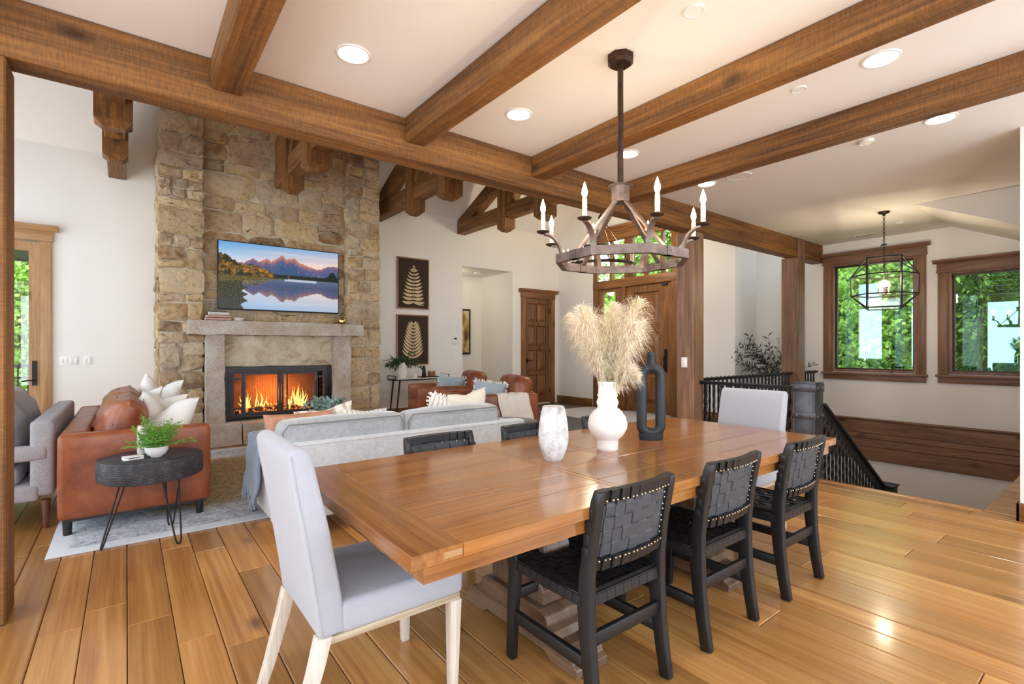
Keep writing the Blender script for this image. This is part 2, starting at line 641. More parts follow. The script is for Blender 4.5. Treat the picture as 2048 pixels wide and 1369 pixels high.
t.base(t.ramp(t.noise(v, 4, 7, 0.65, 0.6), [(0.3, c8(150, 122, 92)), (0.45, c8(206, 188, 162)), (0.7, c8(232, 222, 202))]))
t.bump(t.noise(v, 8, 7, 0.6, 0.8), 0.9, 0.04)
M['slab'] = t.fin(0.88, 0, 0.15)
M['slate'] = plain('dark_slate', c8(84, 80, 80), 0.4, amt=0.25, scale=5, bump=0.15)
M['leaf_fern'] = plain('fern_leaf', c8(118, 170, 74), 0.6, amt=0.4, scale=14)
M['leaf_euca'] = plain('eucalyptus_leaf', c8(164, 190, 182), 0.65, amt=0.3, scale=10)
M['leaf_dark'] = plain('dark_green_leaf', c8(62, 88, 48), 0.55, amt=0.4, scale=14)
M['leaf_olive'] = plain('olive_leaf', c8(46, 56, 58), 0.6, amt=0.35, scale=14)
M['stem'] = plain('brown_stem', c8(92, 78, 58), 0.7)
M['plume'] = plain('pampas_plume', c8(244, 232, 208), 0.9, amt=0.06, scale=6, spec=0.1)
M['plume_stem'] = plain('pampas_stem', c8(190, 188, 146), 0.8)
M['basket'] = fabric('woven_basket', c8(226, 218, 206), 0.2, 60, bump=0.6)
M['soil'] = plain('moss', c8(70, 72, 48), 0.95, amt=0.3)

# ================================================================ STRUCTURE
RIDGE_Y, RIDGE_Z, EAVE_Z = 6.25, 6.35, 3.97
TRUSS_Z = 5.17
STAIR = (5.5, 9.06, 0.858, 3.33)          # stairwell opening in the floor


def struct(name, g, mat, **k):
    return obj(name, g, mat, kind='structure', **k)


# ---- floor with its planks
g = G()
for a, b, c, d in cells([STAIR, (-1.4, 5.5, 0.2, 3.6)], -3.0, 9.06, -1.6, 10.2):
    g.box(a, b, c, d, -0.25, -0.022)
g.box(-1.4, 5.5, 0.2, 3.6, -0.25, -0.022)
floor = struct('floor', g, M['subfloor'])
cols = [-3.0, -2.8, -2.6, -2.4, -2.2, -2.0, -1.83, -1.66, -1.49, -1.33, -1.16, -1.0, -0.83, -0.66, -0.49, -0.323, -0.163, 0.004, 0.182, 0.347, 0.522, 0.70, 0.88, 1.06, 1.25, 1.44, 1.62, 1.81, 2.0, 2.19, 2.378, 2.602, 2.756, 2.928, 3.21, 3.422, 3.635, 3.876, 4.097, 4.324, 4.579, 4.815, 5.049, 5.277, 5.5]
# board ends that can be read in the photograph (column index found from x)
KNOWN = {0.09: [2.98, 4.55], 0.26: [2.66, 3.95], 0.43: [3.78, 2.5], 0.6: [3.30], -0.08: [3.26, 4.9], -0.24: [3.1], 0.97: [2.3], 4.0: [0.97], 4.7: [1.75], 5.16: [1.3], 3.3: [1.3], 2.5: [1.15]}


def plank_mesh(g, x0, x1, y0, y1):
    e, gp = 0.004, 0.0015
    x0 += gp; x1 -= gp; y0 += gp; y1 -= gp
    vs = [(x0, y0, -0.022), (x1, y0, -0.022), (x1, y1, -0.022), (x0, y1, -0.022),
          (x0, y0, -e), (x1, y0, -e), (x1, y1, -e), (x0, y1, -e),
          (x0 + e, y0 + e, 0), (x1 - e, y0 + e, 0), (x1 - e, y1 - e, 0), (x0 + e, y1 - e, 0)]
    fs = [(8, 9, 10, 11)]
    for k in range(4):
        j = (k + 1) % 4
        fs += [(k, j, 4 + j, 4 + k), (4 + k, 4 + j, 8 + j, 8 + k)]
    return g.add(vs, fs)


rest = G()
for i in range(len(cols) - 1):
    x0, x1 = cols[i], cols[i + 1]
    xm = (x0 + x1) / 2
    ends = None
    for k, v_ in KNOWN.items():
        if x0 <= k < x1:
            ends = sorted(v_)
    ys = [-1.6]
    y = ends[0] if ends else 0.2 + R.random() * 1.6
    if ends:
        ys += [ends[0] - 1.9] if ends[0] - 1.9 > -1 else []
        ys += ends
        y = ends[-1] + 1.4 + R.random()
    while y < 8.5:
        ys.append(y)
        y += 1.3 + R.random() * 1.3
    yend = 8.9 if xm < 5.2 else 3.6
    ys = [q for q in ys if q < yend - 0.3] + [yend]
    for k in range(len(ys) - 1):
        a, b = ys[k], ys[k + 1]
        corners = [(xx, yy) for xx in (x0, x1) for yy in (a, b)]
        vis = xm > -1.35 and any(q[0] * 0.612 + q[1] * 0.79 > 1.8 for q in corners) and any(q[1] > 0.05 * q[0] for q in corners) and b > 0.2
        if vis and xm > -0.14 * b - 0.1:
            obj('plank', plank_mesh(G(), x0, x1, a, b), M['plank'], floor)
        else:
            plank_mesh(rest, x0, x1, a, b)
# boards of the ledge beside the stairwell
for k, xx in enumerate((5.5, 5.72, 5.94, 6.16, 6.4, 6.62, 6.84, 7.06, 7.3, 7.52, 7.74, 7.96, 8.2, 8.42, 8.64, 8.86)):
    x1 = min(9.06, xx + 0.22)
    if k < 9:
        obj('plank', plank_mesh(G(), xx, x1, -0.2, 0.858), M['plank'], floor)
    else:
        plank_mesh(rest, xx, x1, -1.6, 0.858)
obj('plank', rest, M['plank'], floor, kind='stuff')
# slate tiles of the entry
tile_floor = struct('floor', G().box(5.285, 9.06, 3.6, 8.9, -0.03, -0.021), M['mortar'])
for i in range(6):
    for j in range(9):
        x0, y0 = 5.3 + i * 0.6, 3.62 + j * 0.59
        x1 = min(x0 + 0.6, 9.06 if y0 < 4.2 else 8.3)
        if x1 - x0 < 0.1:
            continue
        obj('floor_tile', G().box(x0 + 0.004, x1 - 0.004, y0 + 0.004, min(y0 + 0.59, 8.9) - 0.004, -0.021, 0.0), M['slate'], tile_floor, bevel=0.003, bseg=1)
# edge nosing of the stairwell
struct('trim_1', G().box(5.44, 5.52, 0.858, 2.06, -0.28, 0.004), M['plank'], bevel=0.006)

# ---- ceilings
g = G().box(-3.0, 9.06, -1.6, 3.36, 3.0, 3.12)
struct('ceiling', g, M['ceil'])
g = G()
g.prism([(8.95, EAVE_Z - 0.02), (RIDGE_Y, RIDGE_Z), (RIDGE_Y, RIDGE_Z + 0.12), (8.95, EAVE_Z + 0.1)], 'x', -3.0, 8.4)
g.prism([(3.5, 3.93), (RIDGE_Y, RIDGE_Z), (RIDGE_Y, RIDGE_Z + 0.12), (3.5, 4.05)], 'x', -3.0, 8.4)
struct('ceiling', g, M['ceil'])
struct('ceiling', G().box(8.3, 9.06, 3.5, 4.5, 3.35, 3.45), M['ceil'])
# dropped sloping soffit beside the right-hand window
struct('ceiling', G().prism([(1.72, 2.999), (0.2, 2.999), (0.2, 2.29)], 'x', 7.3, 9.06), M['ceil'])

# ---- walls
g = G()
for a, b, c, d in cells([(-1.85, -0.88, 0.0, 2.71), (5.579, 6.907, 0.0, 3.04), (7.262, 8.06, 0.0, 2.475)], -3.0, 8.45, -0.02, 4.05):
    g.box(a, b, 8.9, 9.05, c, d)
struct('wall_back', g, M['wall'])
g = G()
g.box(4.4, 5.579, 9.05, 9.06, -0.2, 3.1)
g.box(4.3, 7.05, 10.15, 10.25, -0.2, 3.1)
g.box(6.907, 7.0, 9.05, 10.2, -0.2, 3.1)
g.box(4.3, 4.4, 9.05, 10.2, -0.2, 3.1)
g.box(4.3, 7.0, 9.05, 10.25, 3.04, 3.14)
struct('wall_alcove', g, M['wall'])
g = G()
for a, b, c, d in cells([(5.47, 7.69, 0.0, 3.74)], 4.436, 9.05, -0.03, 6.6):
    g.box(8.3, 8.42, a, b, c, d)
g.box(8.42, 9.06, 4.436, 4.55, 0, 3.5)
struct('wall_entry', g, M['wall'])
WIN1 = (2.12, 3.215, 0.945, 2.66)
WIN2 = (0.62, 1.76, 0.955, 2.375)
g = G()
for a, b, c, d in cells([WIN1, WIN2], -1.7, 4.55, -2.9, 3.45):
    g.box(9.06, 9.2, a, b, c, d)
struct('wall_right', g, M['wall'])
g = G()
for a, b, c, d in cells(LEFT_WIN, -1.7, 9.05, -0.25, 6.6):
    g.box(-3.12, -3.0, a, b, c, d)
struct('wall_left', g, M['wall'])
g = G()
for a, b, c, d in cells(ADDED_BACK_WIN, -3.12, 9.2, -0.02, 3.12):
    g.box(a, b, -1.72, -1.6, c, d)
struct('wall_front', g, M['wall'])
struct('wall_gable', G().box(-3.0, 8.42, 3.5, 3.6, 3.0, 4.0), M['wall'])
# end of the partition at the right edge of the picture
struct('wall_stub', G().box(5.375, 5.52, -1.6, 0.628, 0.0, 3.0), M['wall'])
g = G().box(5.355, 5.375, -1.6, 0.648, 0.0, 0.14).box(5.355, 5.54, 0.628, 0.648, 0.0, 0.14)
struct('baseboard_stub', g, M['door_y'], bevel=0.004)
# stairwell lower walls
struct('wall_stair', G().box(5.4, 5.5, 0.858, 3.33, -2.9, -0.26).box(5.4, 9.06, 0.75, 0.858, -2.9, -0.26).box(5.4, 9.06, 3.33, 3.43, -2.9, -0.26), M['wall'])
struct('floor', G().box(5.4, 9.06, 0.75, 3.43, -2.95, -2.9), M['plank'])
tr_ = thing('staircase', 'timber stair flight dropping behind the iron newel post beside the band-panelled wall', 'stairs', (5.6, 1.45, -0.2), world=True)
for k in range(11):
    obj('tread', G().box(5.5 + k * 0.27, 5.79 + k * 0.27, 0.862, 1.95, -0.235 - k * 0.19, -0.195 - k * 0.19), M['plank'], tr_, bevel=0.006, bseg=1)
    obj('riser', G().box(5.502 + k * 0.27, 5.52 + k * 0.27, 0.862, 1.95, -0.425 - k * 0.19, -0.235 - k * 0.19), M['trim_y'], tr_)

# ---- timber band on the right wall (boards of the wainscot beside the stairs)
band = struct('trim_2', G().box(9.03, 9.062, 0.86, 3.36, -0.41, 0.232), M['trim_y'])
for (z0, z1, p) in ((-0.40, -0.195, 0.026), (-0.19, -0.075, 0.03), (-0.07, 0.005, 0.044), (0.01, 0.195, 0.03)):
    obj('plank', G().box(9.03 - p + 0.01, 9.04, 0.861, 3.355, z0, z1), M['trim_y'], band, bevel=0.004, bseg=1)
obj('cap_moulding', G().prism([(8.985, 0.232), (8.985, 0.215), (9.01, 0.195), (9.04, 0.195), (9.04, 0.232)], 'y', 0.861, 3.355), M['trim_y'], band)

# ---- baseboards
g = G().box(3.4, 5.57, 8.875, 8.9, 0, 0.16).box(6.92, 7.15, 8.875, 8.9, 0, 0.16).box(-0.77, 0.3, 8.875, 8.9, 0, 0.16)
struct('baseboard_back', g, M['door_x'], bevel=0.004)
g = G().box(8.275, 8.3, 7.75, 8.9, 0, 0.17).box(8.275, 8.3, 4.436, 5.4, 0, 0.17)
struct('baseboard_entry', g, M['door_y'], bevel=0.004)


# ---- windows of the right wall
def window_right(name, W, cap_l, cap_r):
    y0, y1, z0, z1 = W
    w = thing(name, '', 'window', (9.06, (y0 + y1) / 2, z0), world=True, kind='structure')
    del w['label'], w['category']
    cw = 0.115
    obj('side_casing', G().box(9.03, 9.065, y0 - cw, y0, z0 - 0.01, z1), M['trim_z'], w, bevel=0.004)
    obj('side_casing', G().box(9.03, 9.065, y1, y1 + cw, z0 - 0.01, z1), M['trim_z'], w, bevel=0.004)
    obj('head_casing', G().box(9.02, 9.065, y0 - cw - 0.01, y1 + cw + 0.01, z1, z1 + 0.125), M['trim_y'], w, bevel=0.004)
    obj('head_bead', G().box(9.005, 9.065, y0 - cw - 0.015, y1 + cw + 0.015, z1 - 0.004, z1 + 0.016), M['trim_y'], w, bevel=0.005)
    obj('crown_cap', G().prism([(9.06, z1 + 0.125), (9.005, z1 + 0.125), (8.975, z1 + 0.15), (8.96, z1 + 0.15), (8.96, z1 + 0.175), (9.06, z1 + 0.175)], 'y', y0 - cap_r, y1 + cap_l), M['trim_y'], w)
    obj('sill', G().box(8.99, 9.065, y0 - cw - 0.02, y1 + cw + 0.02, z0 - 0.045, z0 - 0.01), M['trim_y'], w, bevel=0.005)
    obj('apron', G().box(9.03, 9.065, y0 - cw, y1 + cw, z0 - 0.13, z0 - 0.045), M['trim_y'], w, bevel=0.004)
    g = G()
    for a, b, c, d in cells([(y0 + 0.03, y1 - 0.03, z0 + 0.03, z1 - 0.03)], y0, y1, z0, z1):
        g.box(9.045, 9.19, a, b, c, d)
    obj('jamb', g, M['trim_z'], w)
    g = G()
    for a, b, c, d in cells([(y0 + 0.055, y1 - 0.055, z0 + 0.055, z1 - 0.055)], y0 + 0.03, y1 - 0.03, z0 + 0.03, z1 - 0.03):
        g.box(9.12, 9.17, a, b, c, d)
    obj('sash', g, M['bronze'], w)
    obj('pane', G().box(9.142, 9.146, y0 + 0.05, y1 - 0.05, z0 + 0.05, z1 - 0.05), M['win_glass'], w)
    return w


window_right('window_1', WIN1, 0.14, 0.165)
window_right('window_2', WIN2, 0.165, 0.165)

# ---- windows left of the camera, then openings added behind it for light
for n, (a, b, z0, z1) in enumerate(LEFT_WIN):
    w = struct('window_%d' % (n + 3), None, None, mesh=mesh_of(G().box(-3.12, -3.0, a, a + 0.05, z0, z1).box(-3.12, -3.0, b - 0.05, b, z0, z1).box(-3.12, -3.0, a, b, z0, z0 + 0.06).box(-3.12, -3.0, a, b, z1 - 0.06, z1).box(-3.1, -3.02, a, b, 2.74, 2.86).box(-3.02, -2.98, a - 0.1, a, z0 - 0.1, z1 + 0.1).box(-3.02, -2.98, b, b + 0.1, z0 - 0.1, z1 + 0.1).box(-3.02, -2.97, a - 0.1, b + 0.1, z1, z1 + 0.12), 'window'))
    w.data.materials.append(M['lite_z'])
for n, (a, b, z0, z1) in enumerate(ADDED_BACK_WIN):
    w = struct('window_%d' % (n + 8), G().box(a, a + 0.05, -1.72, -1.58, z0, z1).box(b - 0.05, b, -1.72, -1.58, z0, z1).box(a, b, -1.72, -1.58, z0, z0 + 0.06).box(a, b, -1.72, -1.58, z1 - 0.06, z1).box((a + b) / 2 - 0.03, (a + b) / 2 + 0.03, -1.7, -1.62, z0, z1), M['lite_z'])  # frame of an added opening that brightens the room from behind

# ---- glazed door at the far left
d1 = thing('door_1', '', 'door', (-1.3, 8.9, 0), world=True, kind='structure')
del d1['label'], d1['category']
obj('side_casing', G().box(-0.88, -0.775, 8.865, 8.91, 0, 2.71), M['lite_z'], d1, bevel=0.004)
obj('side_casing', G().box(-1.955, -1.85, 8.865, 8.91, 0, 2.71), M['lite_z'], d1, bevel=0.004)
obj('head_casing', G().box(-1.97, -0.76, 8.86, 8.91, 2.71, 2.84), M['lite_x'], d1, bevel=0.004)
obj('crown_cap', G().prism([(8.91, 2.84), (8.85, 2.84), (8.82, 2.87), (8.80, 2.87), (8.80, 2.915), (8.91, 2.915)], 'x', -2.03, -0.71), M['lite_x'], d1)
leaf = obj('door_leaf', G().box(-0.998, -0.885, 8.92, 8.97, 0.01, 2.70).box(-1.845, -1.73, 8.92, 8.97, 0.01, 2.70).box(-1.73, -0.998, 8.92, 8.97, 2.58, 2.70).box(-1.73, -0.998, 8.92, 8.97, 0.01, 0.28), M['lite_z'], d1)
obj('pane', G().box(-1.73, -0.998, 8.943, 8.947, 0.28, 2.58), M['door_glass'], leaf)
obj('handle', G().box(-0.965, -0.92, 8.905, 8.92, 0.83, 1.15).tube([(-0.943, 8.905, 0.9), (-0.943, 8.86, 0.9), (-1.06, 8.86, 0.89)], 0.009, 8), M['iron'], leaf)


def panel_face(g, axis, face, u0, u1, z0, z1, sgn, raise_=0.022):
    """raised-and-fielded panel on a plane (axis 'y': plane y=face, u is x)."""
    def P(u, z, d):
        return (u, face + sgn * d, z) if axis == 'y' else (face + sgn * d, u, z)
    b1, b2 = 0.025, 0.09
    b2 = min(b2, (u1 - u0) * 0.28)
    rings = [(0, 0.0), (0.012, 0.012), (b1, -0.004), (b1 + 0.01, 0.002), (b2, raise_)]
    vs, fs = [], []
    for ins, d in rings:
        vs += [P(u0 + ins, z0 + ins, d), P(u1 - ins, z0 + ins, d), P(u1 - ins, z1 - ins, d), P(u0 + ins, z1 - ins, d)]
    for r in range(len(rings) - 1):
        for k in range(4):
            j = (k + 1) % 4
            fs.append((r * 4 + k, r * 4 + j, r * 4 + 4 + j, r * 4 + 4 + k))
    n = (len(rings) - 1) * 4
    fs.append((n, n + 1, n + 2, n + 3))
    return g.add(vs, fs)


# ---- panelled interior door in the back wall
d2 = thing('door_2', '', 'door', (7.66, 8.9, 0), world=True, kind='structure')
del d2['label'], d2['category']
obj('side_casing', G().box(7.152, 7.268, 8.86, 8.91, 0, 2.475), M['door_z'], d2, bevel=0.004)
obj('side_casing', G().box(8.052, 8.17, 8.86, 8.91, 0, 2.475), M['door_z'], d2, bevel=0.004)
obj('head_casing', G().box(7.14, 8.185, 8.855, 8.91, 2.475, 2.60), M['door_x'], d2, bevel=0.004)
obj('crown_cap', G().prism([(8.91, 2.60), (8.845, 2.60), (8.81, 2.645), (8.79, 2.645), (8.79, 2.68), (8.91, 2.68)], 'x', 7.085, 8.24), M['door_x'], d2)
PZ = ((1.93, 2.36), (1.36, 1.84), (0.78, 1.27), (0.2, 0.69))
PU = ((7.39, 7.65), (7.67, 7.93))
g = G().box(7.268, 8.052, 8.95, 8.975, 0.01, 2.47)
for a, b, c, d in cells([(u0, u1, z0, z1) for u0, u1 in PU for z0, z1 in PZ], 7.268, 8.052, 0.01, 2.47):
    g.box(a, b, 8.918, 8.951, c, d)
leaf = obj('door_leaf', g, M['door_z'], d2, weld=True)
for (z0, z1) in PZ:
    for (u0, u1) in PU:
        obj('door_panel', panel_face(G(), 'y', 8.948, u0, u1, z0, z1, -1, 0.02), M['door_z'], leaf)
obj('handle', G().box(7.32, 7.37, 8.905, 8.92, 0.97, 1.07).tube([(7.345, 8.905, 1.02), (7.345, 8.865, 1.02), (7.47, 8.865, 1.015)], 0.011, 8), M['iron'], leaf)
for z in (0.3, 1.25, 2.2):
    obj('hinge', G().tube([(8.045, 8.912, z - 0.05), (8.045, 8.912, z + 0.05)], 0.008, 8), M['iron'], leaf)

# ---- entry door unit: side light, leaf, transom (wall x = 8.3)
d3 = thing('door_3', '', 'door', (8.3, 6.6, 0), world=True, kind='structure')
del d3['label'], d3['category']
obj('side_casing', G().box(8.25, 8.31, 7.57, 7.69, 0, 3.74), M['door_z'], d3, bevel=0.004)
obj('side_casing', G().box(8.25, 8.31, 5.47, 5.68, 0, 3.74), M['door_z'], d3, bevel=0.004)
obj('mullion', G().box(8.26, 8.36, 6.80, 6.93, 0, 2.60), M['door_z'], d3, bevel=0.004)
obj('transom_bar', G().box(8.24, 8.37, 5.47, 7.69, 2.60, 2.78), M['door_y'], d3, bevel=0.006)
obj('head_casing', G().box(8.23, 8.34, 5.44, 7.72, 3.62, 3.8), M['door_y'], d3, bevel=0.006)
obj('crown_cap', G().prism([(8.32, 3.8), (8.22, 3.8), (8.18, 3.85), (8.16, 3.85), (8.16, 3.9), (8.32, 3.9)], 'y', 5.38, 7.78), M['door_y'], d3)
for yy in (7.2, 6.72, 6.3, 5.9):
    obj('transom_post', G().box(8.27, 8.36, yy - (0.11 if yy == 6.72 else 0.03), yy + (0.11 if yy == 6.72 else 0.03), 2.78, 3.62), M['door_z'], d3, bevel=0.004)
obj('transom_pane', G().box(8.325, 8.329, 5.68, 7.57, 2.78, 3.62), M['door_glass'], d3)
g = G()
for a, b, c, d in cells([(7.09, 7.46, 0.75, 2.53)], 6.93, 7.57, 0.02, 2.60):
    g.box(8.30, 8.36, a, b, c, d)
side = obj('side_light', g, M['door_z'], d3, weld=True)
obj('pane', G().box(8.33, 8.334, 7.09, 7.46, 0.75, 2.53), M['door_glass'], side)
PZ3 = ((1.75, 2.45), (0.95, 1.63), (0.2, 0.83))
g = G().box(8.345, 8.37, 5.68, 6.80, 0.01, 2.60)
for a, b, c, d in cells([(5.98, 6.60, z0, z1) for z0, z1 in PZ3], 5.682, 6.798, 0.01, 2.595):
    g.box(8.306, 8.346, a, b, c, d)
leaf = obj('door_leaf', g, M['door_z'], d3, weld=True)
for (z0, z1) in PZ3:
    obj('door_panel', panel_face(G(), 'x', 8.343, 5.98, 6.60, z0, z1, -1, 0.035), M['door_z'], leaf)
obj('handle', G().box(8.29, 8.31, 5.80, 5.86, 0.84, 1.29).tube([(8.29, 5.83, 0.9), (8.23, 5.83, 0.92), (8.23, 5.83, 1.14), (8.29, 5.83, 1.16)], 0.012, 8).tube([(8.27, 5.83, 1.23), (8.29, 5.83, 1.23)], 0.022, 10), M['iron'], leaf)
obj('closer', G().box(8.26, 8.31, 5.78, 5.9, 2.54, 2.57), M['iron'], leaf)

# ================================================================ CEILING TIMBERS
def beam(name, g, mat, label, cat='beam', group=None):
    return obj(name, g, mat, label=label, cat=cat, bevel=0.008, bseg=1, group=group)


beam('main_beam', G().box(-3.0, 9.058, 3.344, 3.52, 2.708, 2.998), M['beam_x'], 'long main timber beam dividing dining ceiling from the living room')
for i, (x0, lab) in enumerate(((0.385, 'shortest visible cross beam, at upper left above the television side'), (1.6, 'second cross beam from the left, ending above the fireplace'), (2.805, 'cross beam passing directly behind the chandelier stem'), (3.995, 'cross beam farthest right, nearest the stair windows'), (-0.82, 'cross beam above and left of the timber post at picture edge'))):
    beam('cross_beam', G().box(x0, x0 + 0.163, -1.6, 3.343, 2.818, 2.998), M['beam_y'], lab, group='ceiling cross beams')
beam('timber_post', G().box(-0.70, -0.452, 3.34, 3.575, 0.0, 2.708), M['beam_z'], 'timber post at the left edge of the picture', 'post')
beam('timber_post', G().box(5.307, 5.53, 3.344, 3.575, 0.0, 2.708), M['trim_z'], 'timber post with a white switch plate beside the entry door', 'post')
beam('timber_post', G().box(8.085, 8.33, 3.325, 3.572, 0.0, 2.708).box(8.085, 8.33, 3.325, 3.343, 2.708, 2.99), M['trim_z'], 'timber post in front of the olive tree by the first stair window', 'post')

slope = (TRUSS_Z - EAVE_Z) / (8.9 - RIDGE_Y)
for i, (x0, lab) in enumerate(((-0.195, 'timber roof truss left of the stone chimney'), (1.735, 'timber roof truss crossing in front of the stone chimney'), (3.60, 'timber roof truss just right of the stone chimney'), (5.446, 'timber roof truss farthest right, above the framed opening'))):
    t = thing('roof_truss', lab, 'truss', (x0 + 0.1, 6.25, 3.68), world=True, group='living room roof trusses')
    w = 0.195
    ye = 8.0 if i == 1 else 8.898
    obj('chord', G().box(x0, x0 + w, 3.62, ye, 3.685, 3.93), M['beam_y'], t, bevel=0.008, bseg=1)
    for sg in (1, -1):
        if sg == 1:
            poly = [(ye, 3.93), (ye, EAVE_Z + slope * (8.9 - ye)), (RIDGE_Y, TRUSS_Z - 0.02), (RIDGE_Y, TRUSS_Z - 0.3), (ye - 0.5, 3.93)]
        else:
            poly = [(3.62, 3.93), (3.62, 3.96), (RIDGE_Y, TRUSS_Z - 0.02), (RIDGE_Y, TRUSS_Z - 0.3), (4.12, 3.93)]
        obj('rafter', G().prism(poly, 'x', x0 + 0.01, x0 + w - 0.01), M['beam_y'], t)
    for (ya, yb, ww) in ((7.215, 7.455, 0.235), (6.13, 6.37, 0.30), (5.05, 5.29, 0.235)):
        xa = x0 + w / 2 - ww / 2
        zt = EAVE_Z + slope * (8.9 - yb) - 0.04 if yb > RIDGE_Y - 0.1 else 4.6
        zt = min(zt, 4.7)
        zb, ch = 3.46, 0.06
        g = G()
        m0, m1 = (xa, xa + ww), (ya, yb)
        vs = [(xa + ch, ya + ch, zb), (xa + ww - ch, ya + ch, zb), (xa + ww - ch, yb - ch, zb), (xa + ch, yb - ch, zb),
              (xa, ya, zb + ch), (xa + ww, ya, zb + ch), (xa + ww, yb, zb + ch), (xa, yb, zb + ch),
              (xa, ya, zt), (xa + ww, ya, zt), (xa + ww, yb, zt), (xa, yb, zt)]
        fs = [(3, 2, 1, 0), (8, 9, 10, 11)]
        for k in range(4):
            j = (k + 1) % 4
            fs += [(k, j, 4 + j, 4 + k), (4 + k, 4 + j, 8 + j, 8 + k)]
        g.add(vs, fs)
        obj('hanging_post', g, M['beam_z'], t)
    # struts between the chord and the rafters
    obj('strut', G().bar((x0 + w / 2, 7.25, 3.9), (x0 + w / 2, 6.45, 4.75), 0.14, 0.16, (1, 0, 0)), M['beam_z'], t)
    obj('strut', G().bar((x0 + w / 2, 5.25, 3.9), (x0 + w / 2, 6.05, 4.75), 0.14, 0.16, (1, 0, 0)), M['beam_z'], t)

# ================================================================ CEILING FITTINGS
CANS = [(1.026, 2.806, 'recessed downlight between the first and second cross beams, nearest the main beam'), (2.23, 2.80, 'recessed downlight left of the chandelier stem'), (3.438, 2.795, 'small recessed downlight just right of the chandelier stem'), (3.463, 0.974, 'largest recessed downlight, at upper right between two cross beams'), (4.715, 0.96, 'recessed downlight at far right beyond the last cross beam'), (4.70, 2.813, 'recessed downlight above the right-hand chandelier candle')]
for i, (x, y, lab) in enumerate(CANS):
    t = thing('recessed_light', lab, 'downlight', (x, y, 3.0), group='recessed ceiling lights')
    obj('trim_ring', G().lathe([(0.098, 0.0), (0.096, -0.006), (0.085, -0.008), (0.078, -0.004), (0.076, 0.0)], seg=28), M['plastic'], t, smooth=True)
    obj('lens', G().lathe([(0.0, -0.003), (0.078, -0.003), (0.078, -0.001)], seg=28), M['can_glow'], t)
    ld = bpy.data.lights.new('downlight', 'SPOT')
    ld.energy = 16
    ld.color = (1.0, 0.92, 0.82)
    ld.specular_factor = 0.1
    ld.spot_size = RAD(125)
    ld.spot_blend = 0.8
    ld.shadow_soft_size = 0.07
    lo = bpy.data.objects.new('downlight_lamp', ld)
    COL.objects.link(lo)
    lo.parent = t
    lo.location = (0, 0, -0.03)
for (x, y, r, nm, lab, cat) in ((2.231, 1.405, 0.05, 'sprinkler_cover', 'white concealed sprinkler cover at the top beside the chandelier canopy', 'sprinkler cover'), (3.45, 1.414, 0.045, 'sprinkler_cover', 'white concealed sprinkler cover between the two right-hand cross beams', 'sprinkler cover'), (4.738, 1.43, 0.052, 'smoke_detector', 'white raised smoke detector under the last cross beam', 'smoke detector'), (4.731, 2.488, 0.115, 'ceiling_speaker', 'large flush round ceiling speaker grille beside a downlight', 'speaker'), (8.188, 2.09, 0.045, 'sprinkler_cover', 'small white sprinkler cover right of the lantern chain', 'sprinkler cover')):
    t = thing(nm, lab, cat, (x, y, 3.0))
    h = 0.022 if nm == 'smoke_detector' else 0.006
    obj('rim', G().lathe([(r, 0), (r, -h), (r * 0.93, -h - 0.002), (r * 0.9, -h + 0.002), (r * 0.9, 0)], seg=28), M['plastic'], t, smooth=True)
    obj('cover_disc', G().lathe([(0, -h), (r * 0.89, -h + 0.001), (r * 0.89, 0)], seg=28), M['ceil'] if r > 0.1 else M['plastic'], t, smooth=True)
t = thing('air_vent', 'narrow slotted air vent in the ceiling left of the lantern', 'vent', (8.683, 2.64, 3.0))
obj('vent_frame', G().box(-0.03, 0.03, -0.13, 0.13, -0.006, 0), M['plastic'], t)
for k in (-1, 0, 1):
    obj('slot', G().box(k * 0.014 - 0.004, k * 0.014 + 0.004, -0.12, 0.12, -0.0075, -0.005), M['black_plastic'], t)

# ================================================================ FIREPLACE
fp = thing('stone_fireplace', 'tall stone chimney and fireplace with recessed centre and granite mantel', 'fireplace', (1.85, 8.45, 0), world=True)
FX0, FX1, RX0, RX1 = 0.325, 3.385, 0.845, 2.83
YF, YR = 8.0, 8.16
cslope = (RIDGE_Z - EAVE_Z) / (8.9 - RIDGE_Y)
ztop = lambda y: EAVE_Z + cslope * (8.9 - y) - 0.03
g = G()
for (a, b) in ((FX0 + 0.03, RX0 - 0.02), (RX1 + 0.02, FX1 - 0.01)):
    g.prism([(YF + 0.03, 0), (8.899, 0), (8.899, ztop(8.899)), (YF + 0.03, ztop(YF + 0.03))], 'x', a, b)
BOX = (1.14, 2.5, 0.30, 1.0)
for a, b, c, d in cells([BOX], RX0 - 0.02, RX1 + 0.02, 0.0, 3.9):
    g.box(a, b, YR + 0.03, 8.899, c, d)
g.prism([(YR + 0.03, 3.9), (8.899, 3.9), (8.899, ztop(8.899)), (YR + 0.03, ztop(YR + 0.03))], 'x', RX0 - 0.02, RX1 + 0.02)
obj('mortar_core', g, M['mortar'], fp)
RS = random.Random(5)


